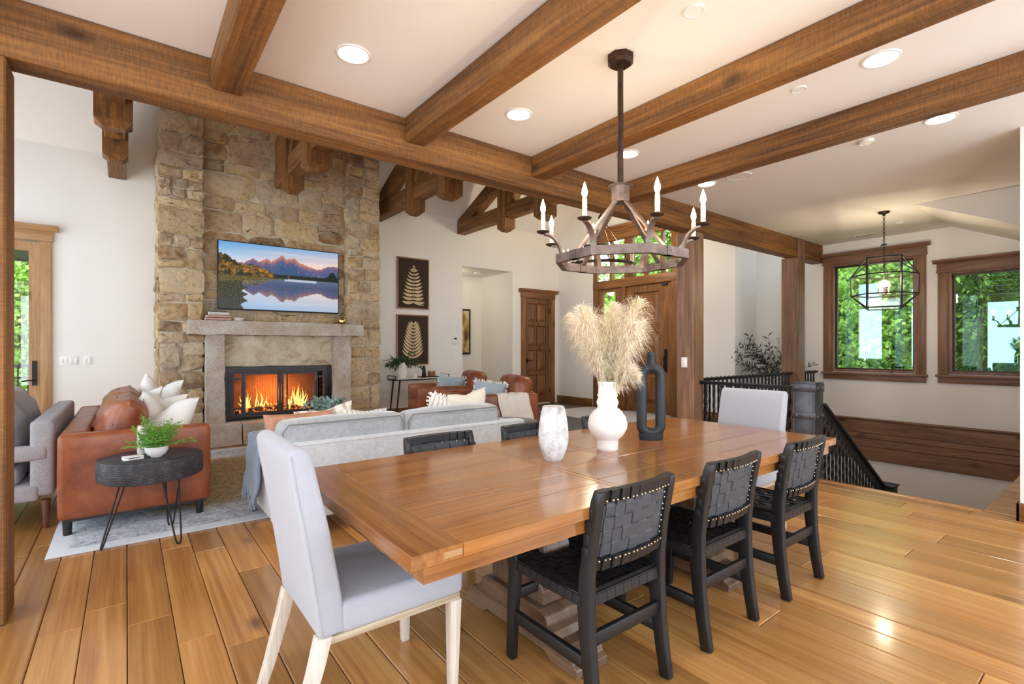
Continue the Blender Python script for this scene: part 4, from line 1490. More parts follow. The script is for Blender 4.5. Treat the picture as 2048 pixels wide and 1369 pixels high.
    for x in xs:
        for dx in (-0.010, 0.010):
            for z in (0.783, 0.56):
                g.ball((x + dx, backy(z) + ybow(x + dx, 0.026) - 0.0155, z), 0.004, 6, 4)
    for j in range(4):
        z = 0.594 + j * 0.048
        for s in (-1, 1):
            for dz in (-0.01, 0.01):
                g.ball((s * (CHX - 0.0205), backy(z) - 0.008, z + dz), 0.0042, 6, 4)
    obj('nailheads', g, M['nail'], t, kind='stuff', smooth=True)
    return t


ch0 = make_woven_chair((1.505, 1.452, 0), 0.0, 'black woven leather chair nearest the camera on the near table side')
dup(ch0, (2.20, 1.445, 0), 0.0, 'middle black woven leather chair on the near table side')
dup(ch0, (2.935, 1.432, 0), 0.0, 'black woven leather chair on the near table side nearest the stairs')
dup(ch0, (1.43, 2.262, 0), math.pi, 'black woven leather chair across the table, leftmost behind the grey sofa')
dup(ch0, (2.10, 2.262, 0), math.pi, 'black woven leather chair across the table, partly behind the chalky vase')
dup(ch0, (2.825, 2.262, 0), math.pi, 'black woven leather chair across the table, behind the round white vase')

# ================================================================ UPHOLSTERED END CHAIRS
def cushion_block(x0, x1, y0, y1, z0, z1, r, seg=4, puff=0.0, sub=0):
    """soft box; returns G built through a bevelled bmesh."""
    g = G().box(x0, x1, y0, y1, z0, z1)
    return g


def make_parsons(loc, rz, label):
    t = thing('upholstered_chair', label, 'chair', loc, rz, group='upholstered chairs at the table ends')
    w = 0.24
    # back slab, leaning, slightly bowed
    prof = [(-0.235, 0.385), (-0.25, 0.5), (-0.285, 0.72), (-0.322, 0.93), (-0.33, 0.985)]
    tk = [0.085, 0.092, 0.088, 0.078, 0.07]
    poly = [(y, z) for (y, z) in prof] + [(prof[-1][0] + 0.02, 1.005), (prof[-1][0] + 0.05, 1.005)] + [(prof[k][0] + tk[k], prof[k][1]) for k in range(4, -1, -1)]
    back = obj('backrest', G().prism(poly, 'x', -w, w), M['chair_fabric'], t, bevel=0.014, bseg=3, ang=60)
    for s in (-1, 1):
        pts = [(s * (w + 0.0005), y + tk[k] * 0.06 + 0.006, z) for k, (y, z) in enumerate(prof)]
        obj('seam', G().tube(pts, 0.0016, 5), M['sofa_cush'], back)
    # seat cushion with a soft crown
    g = G()
    def top(a, b):
        x = -w + 2 * w * a
        y = -0.16 + 0.47 * b
        return (x, y, 0.482 + 0.016 * (1 - (2 * a - 1) ** 2) * (1 - (2 * b - 1) ** 2))
    g.box(-w, w, -0.17, 0.31, 0.375, 0.485)
    seat = obj('seat', g, M['chair_fabric'], t, bevel=0.026, bseg=4, ang=70)
    obj('seat_crown', G().lathe([(0.0, 0.012), (0.1, 0.010), (0.17, 0.005), (0.212, -0.001), (0.212, -0.004)], (0, 0.065, 0.484), 32, 1.0, 1.0), M['chair_fabric'], seat, smooth=True, ang=80)
    obj('seat_rail', G().box(-w + 0.012, w - 0.012, -0.2, 0.298, 0.352, 0.377), M['wash_leg_y'], t, bevel=0.004)
    for s in (-1, 1):
        g = G()
        def leg(pts, sz):
            vs, fs = [], []
            for (x, y, z), q in zip(pts, sz):
                vs += [(x - q, y - q, z), (x + q, y - q, z), (x + q, y + q, z), (x - q, y + q, z)]
            n = len(pts)
            for i in range(n - 1):
                for k in range(4):
                    j = (k + 1) % 4
                    fs.append((i * 4 + k, i * 4 + j, i * 4 + 4 + j, i * 4 + 4 + k))
            fs += [(3, 2, 1, 0), tuple((n - 1) * 4 + k for k in range(4))]
            return G().add(vs, fs)
        obj('leg', leg([(s * 0.208, 0.275, 0.0), (s * 0.212, 0.277, 0.355)], [0.016, 0.0235]), M['wash_leg'], t, bevel=0.003)
        obj('leg', leg([(s * 0.208, -0.325, 0.0), (s * 0.211, -0.285, 0.12), (s * 0.214, -0.235, 0.30), (s * 0.214, -0.215, 0.385)], [0.016, 0.019, 0.023, 0.024]), M['wash_leg'], t, bevel=0.003)
    return t


pc = make_parsons((0.72, 1.868, 0), RAD(-90), 'pale grey upholstered chair at the near end of the table')
dup(pc, (3.47, 1.868, 0), RAD(90), 'pale grey upholstered chair at the far table end before the iron railing')

# ================================================================ VASES ON THE TABLE
obj('vase', G().lathe([(r_ * 0.75, z_) for r_, z_ in [(0.0, 0.0), (0.052, 0.0), (0.06, 0.006), (0.084, 0.045), (0.0985, 0.09), (0.1, 0.13), (0.094, 0.18), (0.083, 0.235), (0.073, 0.262), (0.069, 0.268), (0.06, 0.262), (0.07, 0.22), (0.08, 0.15), (0.06, 0.03), (0.0, 0.02)]], seg=48), M['chalk'], label='short chalky white tapered vase on the dining table', cat='vase', smooth=True, loc=(1.689, 1.842, TZ))
obj('vase', G().lathe([(r_ * 0.70, z_) for r_, z_ in [(0.0, 0.0), (0.075, 0.0), (0.08, 0.004), (0.083, 0.02), (0.084, 0.055), (0.09, 0.062), (0.125, 0.085), (0.150, 0.12), (0.153, 0.148), (0.140, 0.182), (0.112, 0.212), (0.082, 0.226), (0.075, 0.236), (0.082, 0.25), (0.086, 0.262), (0.077, 0.278), (0.071, 0.287), (0.078, 0.295), (0.079, 0.302), (0.0725, 0.309), (0.0715, 0.345), (0.073, 0.372), (0.072, 0.376), (0.064, 0.374), (0.062, 0.3), (0.06, 0.25), (0.0, 0.24)]], seg=56), M['white_cer'], label='bulbous ribbed matte white vase holding pampas grass', cat='vase', smooth=True, loc=(2.089, 1.841, TZ))
# black open loop vase, in the plane facing the room diagonal
lv = thing('loop_vase', 'tall matte black vase shaped as an elongated open loop', 'vase', (2.525, 1.878, TZ), RAD(-38))
pts = []
hw, zb, zt_, rr_ = 0.057, 0.085, 0.385, 0.057
for k in range(13):
    w_ = math.pi * k / 12
    pts.append((hw * math.cos(w_), 0, zt_ + rr_ * math.sin(w_)))
for k in range(13):
    w_ = math.pi + math.pi * k / 12
    pts.append((hw * math.cos(w_), 0, zb + rr_ * 0.75 * math.sin(w_)))
obj('loop', G().tube(pts, 0.0265, 14, closed=True, squash=1.15), M['black_cer'], lv, smooth=True, ang=80)
obj('neck', G().lathe([(0.034, 0.44), (0.025, 0.458), (0.023, 0.475), (0.0235, 0.53), (0.025, 0.535), (0.018, 0.535), (0.016, 0.48), (0.0, 0.47)], seg=20), M['black_cer'], lv, smooth=True)
obj('base', G().lathe([(0.0, 0.0), (0.07, 0.0), (0.073, 0.006), (0.076, 0.04), (0.05, 0.046), (0.0, 0.046)], seg=28, sy=0.42), M['black_cer'], lv, smooth=True)

# pampas grass
RP = random.Random(77)
pg = thing('pampas_grass', 'bunch of dried cream pampas plumes standing in the bulbous vase', 'pampas grass', (2.089, 1.841, TZ + 0.25))


def plume(d, L, ls, spread, hairs, droop):
    """d: lean direction; stem of length ls then plume of length L."""
    d = Vector(d)
    pts = []
    p = Vector((d.x * 0.05, d.y * 0.05, 0.0))
    dirv = Vector((d.x * 0.35, d.y * 0.35, 1)).normalized()
    n = 26
    for k in range(n):
        pts.append(p.copy())
        dirv = (dirv + Vector((d.x, d.y, 0)) * 0.028 + Vector((0, 0, -droop * 0.05 * (k / n) ** 2)) + rvec(RP) * 0.012).normalized()
        p = p + dirv * ((ls + L) / n)
    st = G().tube(pts, [0.003 - 0.002 * k / n for k in range(n)], 5)
    i0 = int(n * ls / (ls + L))
    vs, fs = [], []
    for h in range(hairs):
        s_ = RP.random() ** 0.85
        fi = i0 + s_ * (n - 1 - i0)
        i = min(n - 2, int(fi))
        q = pts[i].lerp(pts[i + 1], fi - i)
        td = (pts[i + 1] - pts[i]).normalized()
        rd = td.cross(rvec(RP)).normalized()
        env = spread * (math.sin(math.pi * min(1, 0.12 + 0.88 * s_)) ** 0.6) * RP.uniform(0.35, 1.3)
        kk = RP.uniform(0.5, 1.5)
        jit = rvec(RP) * env * 0.16
        a = q + rd * env * 0.34 + td * env * 0.38
        b = q + rd * env * 0.66 + td * env * 0.74 + Vector((0, 0, -env * 0.16 * kk)) + jit * 0.5
        c = q + rd * env * 0.95 + td * env * 0.85 + Vector((0, 0, -env * 0.5 * kk)) + jit
        wv = rd.cross(td) * RP.uniform(0.0006, 0.0013)
        m = len(vs)
        vs += [q - wv, q + wv, a - wv, a + wv, b - wv * 0.8, b + wv * 0.8, c]
        fs += [(m, m + 1, m + 3, m + 2), (m + 2, m + 3, m + 5, m + 4), (m + 4, m + 5, m + 6)]
    return st, G().add(vs, fs)


# right (image) axis is (0.79,-0.61), away is (0.61,0.79)
for (a, b, L, ls, sp_, dr) in ((-0.62, 0.1, 0.36, 0.20, 0.10, 0.9), (-0.42, -0.5, 0.40, 0.20, 0.10, 0.7), (-0.22, 0.4, 0.38, 0.20, 0.10, 0.5), (0.05, -0.2, 0.34, 0.24, 0.09, 0.4), (0.30, 0.3, 0.40, 0.20, 0.11, 0.8), (0.52, -0.3, 0.40, 0.22, 0.12, 1.2), (0.72, 0.2, 0.36, 0.18, 0.11, 1.6), (0.40, -0.6, 0.34, 0.16, 0.10, 1.0), (-0.5, 0.5, 0.32, 0.16, 0.09, 0.9), (0.62, 0.1, 0.30, 0.10, 0.085, 2.6), (-0.3, -0.3, 0.30, 0.12, 0.09, 0.8), (0.2, 0.1, 0.32, 0.12, 0.10, 1.2), (0.9, -0.3, 0.20, 0.05, 0.075, 5.5), (0.8, 0.4, 0.22, 0.07, 0.075, 4.5)):
    a, b = a * (0.8 if a < 0 else 0.62), b * 0.8
    d = (0.79 * a + 0.61 * b, -0.61 * a + 0.79 * b, 0)
    st, hr = plume(d, L, ls, sp_ * 1.1, 950, dr)
    s0 = obj('stem', st, M['plume_stem'], pg)
    me = mesh_of(hr, 'plume', recalc=False)
    obj('plume', None, M['plume'], pg, mesh=me)

# ================================================================ CHANDELIER OVER THE TABLE
CX_, CY_ = 2.25, 1.885
cd = thing('chandelier', 'eight-candle octagonal iron chandelier hanging over the dining table', 'chandelier', (CX_, CY_, 3.0))
face = math.atan2(-CY_, -CX_)
vang = [face + RAD(22.5) + RAD(45) * k for k in range(8)]


def octo(r, z):
    return [(r * math.cos(a), r * math.sin(a), z) for a in vang]


obj('canopy', G().add(octo(0.077, 0.0) + octo(0.077, -0.035) + octo(0.062, -0.052), [tuple(range(8)), tuple(range(23, 15, -1))] + [(k, (k + 1) % 8, 8 + (k + 1) % 8, 8 + k) for k in range(8)] + [(8 + k, 8 + (k + 1) % 8, 16 + (k + 1) % 8, 16 + k) for k in range(8)]), M['bronze'], cd)
obj('stem', G().tube([(0, 0, -0.05), (0, 0, -0.075)], 0.022, 10).tube([(0, 0, -0.07), (0, 0, -0.76)], 0.0165, 8), M['bronze'], cd, smooth=True)
zr = -1.178
hub = G()
for (r0, z0_, r1, z1_) in ((0.066, -0.745, 0.075, -0.755), (0.054, -0.755, 0.054, -0.845)):
    hub.add(octo(r0, z0_) + octo(r1, z1_), [tuple(range(8)), tuple(range(15, 7, -1))] + [(k, (k + 1) % 8, 8 + (k + 1) % 8, 8 + k) for k in range(8)])
obj('hub', hub, M['pewter'], cd)
RO, RI, RH = 0.385, 0.35, 0.024
o_t, i_t, o_b, i_b = octo(RO, zr + RH), octo(RI, zr + RH), octo(RO, zr - RH), octo(RI, zr - RH)
fs = []
for k in range(8):
    j = (k + 1) % 8
    fs += [(k, j, 8 + j, 8 + k), (16 + k, 24 + k, 24 + j, 16 + j), (k, 16 + k, 16 + j, j), (8 + k, 8 + j, 24 + j, 24 + k)]
obj('ring', G().add(o_t + i_t + o_b + i_b, fs), M['pewter'], cd)
for k, a in enumerate(vang):
    ca_, sa_ = math.cos(a), math.sin(a)
    rad = Vector((ca_, sa_, 0))
    side = Vector((-sa_, ca_, 0))
    pts = []
    for q in range(9):
        s_ = q / 8 * math.pi / 2
        pts.append(rad * (RI - 0.0 + 0.10 * (1 - math.cos(s_))) + Vector((0, 0, zr + 0.135 * math.sin(s_))))
    arm = obj('arm', G().sweep(pts, 0.03, 0.012, side), M['pewter'], cd, smooth=True, ang=50)
    pc_ = rad * (RI + 0.108) + Vector((0, 0, zr + 0.135))
    obj('drip_pan', G().lathe([(0.0, 0.0), (0.014, 0.0), (0.034, 0.008), (0.037, 0.014), (0.018, 0.008), (0.016, 0.02), (0.0, 0.02)], pc_, 18), M['bronze'], arm, smooth=True)
    cn = obj('candle', G().lathe([(0.0, 0.0), (0.0125, 0.0), (0.0122, 0.03), (0.013, 0.05), (0.012, 0.098), (0.0, 0.1)], pc_ + Vector((0, 0, 0.014)), 12), M['wax'], arm, smooth=True)
    bl = obj('bulb', G().lathe([(0.0, 0.0), (0.009, 0.004), (0.0155, 0.024), (0.013, 0.042), (0.006, 0.064), (0.0, 0.082)], pc_ + Vector((0, 0, 0.114)), 12), M['bulb'], cd, smooth=True)
for k in (1, 3, 5, 7):
    a = face + RAD(45) * k
    rad = Vector((math.cos(a), math.sin(a), 0))
    side = Vector((-math.sin(a), math.cos(a), 0))
    rm = (RO + RI) / 2 * math.cos(RAD(22.5))
    obj('strut', G().bar(rad * 0.035 + Vector((0, 0, -0.835)), rad * rm + Vector((0, 0, zr)), 0.03, 0.012, rad), M['pewter'], cd)
    g = G().box(-0.02, 0.02, -0.024, 0.024, -0.024, 0.024)
    g.ball((0.022, 0, 0), 0.006, 8, 5)
    g.xf(Matrix.Translation(rad * rm + Vector((0, 0, zr))) @ Matrix.Rotation(a, 4, 'Z'))
    obj('clamp', g, M['pewter'], cd)
for k in range(0, 8, 2):
    ld = bpy.data.lights.new('candle_light', 'POINT')
    ld.energy = 2.0
    ld.color = (1.0, 0.78, 0.5)
    ld.shadow_soft_size = 0.03
    lo = bpy.data.objects.new('candle_light', ld)
    COL.objects.link(lo)
    lo.parent = cd
    a = vang[k]
    lo.location = ((RI + 0.108) * math.cos(a), (RI + 0.108) * math.sin(a), zr + 0.34)

# ================================================================ LIVING ROOM
def soft(name, x0, x1, y0, y1, z0, z1, mat, parent, r=0.03, puff=0.0, wr=0.0, seed=0, piping=None):
    """upholstery block with rounded edges, puffed faces and slight wrinkles."""
    bm = bmesh.new()
    bmesh.ops.create_cube(bm, size=1.0)
    for v_ in bm.verts:
        v_.co = Vector(((x0 + x1) / 2 + v_.co.x * (x1 - x0), (y0 + y1) / 2 + v_.co.y * (y1 - y0), (z0 + z1) / 2 + v_.co.z * (z1 - z0)))
    bmesh.ops.bevel(bm, geom=list(bm.edges), offset=r, segments=3, profile=0.5, affect='EDGES', clamp_overlap=True)
    if puff or wr:
        bmesh.ops.subdivide_edges(bm, edges=[e for e in bm.edges if e.calc_length() > 0.12], cuts=7, use_grid_fill=True)
        c = Vector(((x0 + x1) / 2, (y0 + y1) / 2, (z0 + z1) / 2))
        hx_, hy_, hz_ = (x1 - x0) / 2, (y1 - y0) / 2, (z1 - z0) / 2
        for v_ in bm.verts:
            q = v_.co - c
            a, b, d = q.x / hx_, q.y / hy_, q.z / hz_
            ex, ey, ez = (1 - b * b) * (1 - d * d), (1 - a * a) * (1 - d * d), (1 - a * a) * (1 - b * b)
            ex, ey, ez = (max(0, t_) ** 0.7 for t_ in (ex, ey, ez))
            n = noise.noise_vector(Vector((q.x * 6 + seed, q.y * 6, q.z * 6)))
            v_.co += Vector((puff * a * ex, puff * b * ey, puff * d * ez)) + n * wr
    bmesh.ops.recalc_face_normals(bm, faces=bm.faces)
    me = bpy.data.meshes.new(name)
    bm.to_mesh(me)
    bm.free()
    me.polygons.foreach_set('use_smooth', [True] * len(me.polygons))
    return obj(name, None, mat, parent, mesh=me)


def pillow_geo(w, h, t_, seed=0, chop=0.0, wr=0.008, n=18, pinch=0.07):
    vs, fs = [], []
    for sgn in (-1, 1):
        for j in range(n + 1):
            for i in range(n + 1):
                a, b = -1 + 2 * i / n, -1 + 2 * j / n
                e = max(0.0, (1 - abs(a) ** 2.6) * (1 - abs(b) ** 2.6))
                x = a * w / 2 * (1 - pinch * (1 - b * b))
                z = b * h / 2 * (1 - pinch * (1 - a * a))
                if chop and b > -0.2:
                    z -= chop * h * math.exp(-(a / 0.38) ** 2) * (b + 0.2) / 1.2
                y = sgn * t_ / 2 * e ** 0.5
                k = min(1.0, e * 3)
                v3 = Vector((x * 9 + seed * 3.1, y * 9 + sgn, z * 9))
                y += wr * k * noise.noise(v3) * 2 + wr * 0.6 * k * noise.noise(v3 * 2.5)
                vs.append((x, y, z + h / 2))
    m = (n + 1) ** 2
    for s in (0, 1):
        for j in range(n):
            for i in range(n):
                q = s * m + j * (n + 1) + i
                f = (q, q + 1, q + n + 2, q + n + 1)
                fs.append(f if s else f[::-1])
    return G().add(vs, fs)


def pillow(label, mat, w, h, t_, loc, rot, seed=0, chop=0.0, cat='pillow', wr=0.008, fringe=None):
    m = Matrix.Translation(loc)
    me = mesh_of(pillow_geo(w, h, t_, seed, chop, wr), 'throw_pillow', smooth=True, ang=80, weld=True)
    if fringe:
        t = thing('throw_pillow', label, cat, loc)
        t.rotation_euler = rot
        obj('cover', None, mat, t, mesh=me)
        rr = random.Random(seed)
        g = G()
        for k in range(150):
            s = rr.random() * 4
            e = int(s)
            q = (s - e) * 2 - 1
            a, b = ((q, 1), (q, -1), (1, q), (-1, q))[e]
            x = a * w / 2 * (1 - 0.07 * (1 - b * b))
            z = b * h / 2 * (1 - 0.07 * (1 - a * a)) + h / 2
            dx, dz = ((0, 1), (0, -1), (1, 0), (-1, 0))[e]
            L = rr.uniform(0.014, 0.03)
            g.bar((x - dx * 0.01, 0, z - dz * 0.01), (x + dx * L + rr.uniform(-.01, .01), rr.uniform(-.008, .008), z + dz * L + rr.uniform(-.01, .01)), 0.011, 0.006, (0, 1, 0))
        obj('fringe', g, fringe, t, kind='stuff')
        return t
    o = obj('throw_pillow', None, mat, mesh=me, label=label, cat=cat)
    o.location = loc
    o.rotation_euler = rot
    return o


def drape(name, label, mat, path, side, width, n=16, amp=0.012, th=0.008, seed=1, taper=0.0, cat='throw blanket', fringe=None):
    """cloth sheet that follows path (list of points) and spans width along side."""
    path = [Vector(p) for p in path]
    side = Vector(side).normalized()
    dense = []
    for k in range(len(path) - 1):
        for q in range(5):
            dense.append(path[k].lerp(path[k + 1], q / 5))
    dense.append(path[-1])
    m = len(dense)
    vs = []
    for i, p in enumerate(dense):
        td = (dense[min(i + 1, m - 1)] - dense[max(i - 1, 0)]).normalized()
        nr = side.cross(td).normalized()
        for k in range(n + 1):
            s = k / n - 0.5
            hang = min(1.0, abs(i - m * 0.35) / (m * 0.4))
            f = amp * (0.5 + hang) * math.sin(s * 22 + seed + 0.6 * math.sin(i * 0.25)) + amp * noise.noise(Vector((s * 5, i * 0.2, seed)))
            vs.append(p + side * (s * width * (1 - taper * hang) + 0.01 * noise.noise(Vector((i * 0.3, k, seed)))) + nr * (f + amp * 0.7))
    g = G().add(vs, [(i * (n + 1) + k, i * (n + 1) + k + 1, (i + 1) * (n + 1) + k + 1, (i + 1) * (n + 1) + k) for i in range(m - 1) for k in range(n)])
    bm = bmesh.new()
    me = bpy.data.meshes.new(name)
    me.from_pydata(g.v, [], g.f)
    bm.from_mesh(me)
    bmesh.ops.recalc_face_normals(bm, faces=bm.faces)
    bmesh.ops.solidify(bm, geom=list(bm.faces), thickness=th)
    bm.to_mesh(me)
    bm.free()
    me.polygons.foreach_set('use_smooth', [True] * len(me.polygons))
    me.materials.append(mat)
    if fringe:
        t = thing(name, label, cat, tuple(dense[-1]), world=True)
        obj('cloth', None, mat, t, mesh=me)
        rr = random.Random(seed)
        gg = G()
        base = (m - 1) * (n + 1)
        for k in range(40):
            s = rr.random() * n
            i = int(min(n - 1, s))
            p = Vector(vs[base + i]).lerp(Vector(vs[base + i + 1]), s - i)
            gg.tube([p + Vector((0, 0, 0.01)), p + Vector((rr.uniform(-.008, .008), rr.uniform(-.008, .008), -0.03)), p + Vector((rr.uniform(-.012, .012), rr.uniform(-.012, .012), -0.075))], [0.005, 0.006, 0.003], 5)
        obj('tassels', gg, mat, t, kind='stuff')
        return t
    return obj(name, None, None, mesh=me, label=label, cat=cat)


# ---- rug
t = NT('distressed_rug')
v = t.coord()
sp = t.new('ShaderNodeSeparateXYZ')
t.link(v, sp.inputs[0])
n1 = t.noise(v, 9, 8, 0.75, 0.5)
n2 = t.noise(v, 38, 6, 0.8)
n3 = t.noise(v, 2.2, 4, 0.6)
cool = t.ramp(n2, [(0.36, c8(120, 128, 140)), (0.5, c8(186, 190, 196)), (0.64, c8(222, 222, 222))])
warm = t.ramp(n2, [(0.36, c8(112, 96, 66)), (0.5, c8(164, 144, 106)), (0.64, c8(196, 180, 148))])
vo = t.new('ShaderNodeTexVoronoi')
vo.inputs['Scale'].default_value = 7.0
t.link(v, vo.inputs['Vector'])
dk = t.ramp(vo.outputs['Distance'], [(0.0, (1, 1, 1, 1)), (0.3, (0, 0, 0, 1))])
# distance from the border (object space: half sizes 1.95 x 1.58)
ab = []
for ax, half in ((0, 1.775), (1, 1.58)):
    m1 = t.new('ShaderNodeMath', operation='ABSOLUTE')
    t.link(sp.outputs[ax], m1.inputs[0])
    m2 = t.new('ShaderNodeMath', operation='SUBTRACT')
    m2.inputs[0].default_value = half
    t.link(m1.outputs[0], m2.inputs[1])
    ab.append(m2.outputs[0])
mn = t.new('ShaderNodeMath', operation='MINIMUM')
t.link(ab[0], mn.inputs[0])
t.link(ab[1], mn.inputs[1])
inner = t.ramp(mn.outputs[0], [(0.52, (0, 0, 0, 1)), (0.66, (1, 1, 1, 1))])
rim = t.ramp(mn.outputs[0], [(0.09, (1, 1, 1, 1)), (0.12, (0, 0, 0, 1))])
body = t.mix(inner, cool, warm)
mm = t.new('ShaderNodeMath', operation='MULTIPLY')
t.link(t.ramp(n1, [(0.45, (0, 0, 0, 1)), (0.6, (1, 1, 1, 1))]), mm.inputs[0])
mm.inputs[1].default_value = 0.45
body = t.mix(mm.outputs[0], body, c8(108, 112, 120))
t.base(t.mix(rim, body, c8(206, 208, 212)))
t.bump(n2, 0.4, 0.004)
M['rug'] = t.fin(0.95, 0, 0.1)
obj('area_rug', G().box(-1.775, 1.775, -1.58, 1.58, 0, 0.012), M['rug'], label='large distressed blue-grey and gold rug under the leather sofa', cat='rug', bevel=0.004, loc=(1.375, 5.79, 0.0005))
M['rug2'] = fabric('pale_grey_rug', c8(186, 184, 186), 0.12, 90)
obj('entry_rug', G().box(-0.75, 0.75, -1.1, 1.1, 0, 0.012), M['rug2'], label='pale grey rug on the slate floor before the entry door', cat='rug', bevel=0.004, loc=(7.42, 6.62, 0.0005))

# ---- cognac leather sofa (faces +x), built in world coordinates
ls = thing('leather_sofa', 'cognac leather sofa with slim track arms facing the coffee area', 'sofa', (0.08, 5.7, 0), world=True)
LX0, LX1, LY0, LY1 = -0.375, 0.53, 4.60, 6.80
soft('arm', LX0, LX1, LY0, LY0 + 0.11, 0.12, 0.715, M['cognac'], ls, 0.03, 0.004)
soft('arm', LX0, LX1, LY1 - 0.11, LY1, 0.12, 0.715, M['cognac'], ls, 0.03, 0.004)
soft('back_frame', LX0, LX0 + 0.16, LY0 + 0.105, LY1 - 0.105, 0.12, 0.715, M['cognac'], ls, 0.03)
soft('seat_base', LX0 + 0.1, LX1 - 0.01, LY0 + 0.105, LY1 - 0.105, 0.12, 0.30, M['cognac'], ls, 0.02)
obj('seam', G().tube([(0.08, LY0 - 0.002, 0.13), (0.08, LY0 - 0.002, 0.71)], 0.0022, 5), M['cognac'], ls)
ym = (LY0 + LY1) / 2
for (a, b) in ((LY0 + 0.11, ym), (ym, LY1 - 0.11)):
    soft('seat_cushion', LX0 + 0.2, LX1, a + 0.003, b - 0.003, 0.30, 0.46, M['cognac'], ls, 0.035, 0.02, 0.004, a)
obj('base_rail', G().box(LX0 + 0.03, LX1 - 0.03, LY0 + 0.02, LY1 - 0.02, 0.105, 0.125), M['black_wood'], ls)
for x in (LX0 + 0.05, LX1 - 0.07):
    for y in (LY0 + 0.05, LY1 - 0.05):
        obj('leg', G().lathe([(0.024, 0.0), (0.028, 0.1), (0.028, 0.106)], (x, y, 0.0128), 14), M['black_wood'], ls, smooth=True)
for k, (a, b, zt2) in enumerate(((4.74, 5.66, 0.94), (5.66, 6.68, 0.94))):
    me = mesh_of(pillow_geo(b - a, 0.5, 0.36, k + 2, 0.0, 0.012, pinch=0.02), 'back_cushion', smooth=True, ang=80, weld=True)
    o = obj('back_cushion', None, M['cognac'], ls, mesh=me)
    o.matrix_parent_inverse = Matrix.Translation(-ls.location)
    o.location = (-0.09, (a + b) / 2, 0.44)
    o.rotation_euler = (RAD(-14), 0, RAD(-90))
    g = G()
    for yy in (-0.09, 0.09):
        g.tube([((b - a) / 2 * 0.93 * math.cos(w_), yy * 0 + (0.09 if yy > 0 else -0.09) * abs(math.sin(w_)) ** 0.2, 0.25 + 0.235 * math.sin(w_)) for w_ in [math.pi * q / 16 for q in range(17)]], 0.003, 5)
    obj('cushion_seam', g, M['cognac'], o)
# pillows on it
pillow('white pillow with a chopped top and grey corner, foremost on the leather sofa', M['white_fab'], 0.58, 0.52, 0.22, (0.14, 5.02, 0.44), (RAD(-20), RAD(4), RAD(-50)), 3, 0.30)
pillow('wide white lumbar pillow propped in the middle of the leather sofa', M['cream'], 0.62, 0.48, 0.2, (0.18, 5.58, 0.44), (RAD(-16), 0, RAD(-62)), 5, 0.10)
pillow('grey and white patterned pillow against the leather sofa back cushion', M['script_fab'], 0.52, 0.50, 0.17, (0.05, 6.05, 0.45), (RAD(-18), RAD(-5), RAD(-66)), 7, 0.25)
pillow('pale grey chopped pillow at the far end of the leather sofa', M['white_fab'], 0.56, 0.58, 0.18, (0.17, 6.45, 0.45), (RAD(-14), RAD(6), RAD(-55)), 9, 0.28)

# ---- grey tweed loveseat behind it (faces -x)
lv2 = thing('grey_loveseat', 'grey tweed loveseat with open arms and walnut legs at far left', 'sofa', (-0.85, 5.8, 0), world=True)
GY0, GY1 = 4.93, 6.75
soft('back_frame', -0.55, -0.415, GY0 + 0.012, GY1 - 0.012, 0.24, 0.79, M['grey_tweed'], lv2, 0.03)
for (a, b) in ((GY0, GY0 + 0.1), (GY1 - 0.1, GY1)):
    soft('arm_top', -1.32, -0.45, a, b, 0.50, 0.61, M['grey_tweed'], lv2, 0.03)
    soft('arm_post', -1.32, -1.22, a, b, 0.22, 0.52, M['grey_tweed'], lv2, 0.025)
    soft('arm_lower_rail', -1.32, -0.5, a, b, 0.21, 0.325, M['grey_tweed'], lv2, 0.025)
soft('seat_base', -1.32, -0.5, GY0 + 0.09, GY1 - 0.09, 0.2, 0.32, M['grey_tweed'], lv2, 0.02)
for (a, b) in ((GY0 + 0.1, 5.84), (5.84, GY1 - 0.1)):
    soft('seat_cushion', -1.34, -0.62, a + 0.003, b - 0.003, 0.32, 0.45, M['grey_tweed'], lv2, 0.03, 0.015, 0.003)
for k, (a, b) in enumerate(((4.98, 5.8), (5.84, 6.65))):
    me = mesh_of(pillow_geo(b - a, 0.58, 0.30, k + 12, 0.0, 0.012, pinch=0.02), 'back_cushion', smooth=True, ang=80, weld=True)
    o = obj('back_cushion', None, M['grey_tweed'], lv2, mesh=me)
    o.matrix_parent_inverse = Matrix.Translation(-lv2.location)
    o.location = (-0.70, (a + b) / 2, 0.42)
    o.rotation_euler = (RAD(-17), 0, RAD(90))
M['walnut'] = wood('walnut_leg', c8(70, 38, 30), c8(104, 60, 46), c8(126, 78, 60), 'z', 0.4, 0.1, 10, 0, 0, 0.05)
for x in (-1.25, -0.465):
    for y in (GY0 + 0.05, GY1 - 0.06):
        obj('leg', G().lathe([(0.0, 0.0), (0.015, 0.0), (0.0165, 0.006), (0.026, 0.21), (0.0, 0.21)], (x, y, 0), 14), M['walnut'], lv2, smooth=True)
pillow('white pillow with a grey scribbled pattern on the grey loveseat', M['script_fab'], 0.48, 0.48, 0.17, (-0.83, 5.5, 0.47), (RAD(-24), 0, RAD(100)), 31, 0.05)
pillow('plain cream pillow leaning at the near end of the grey loveseat', M['cream'], 0.46, 0.44, 0.17, (-0.95, 5.3, 0.46), (RAD(-28), 0, RAD(96)), 33, 0.0)

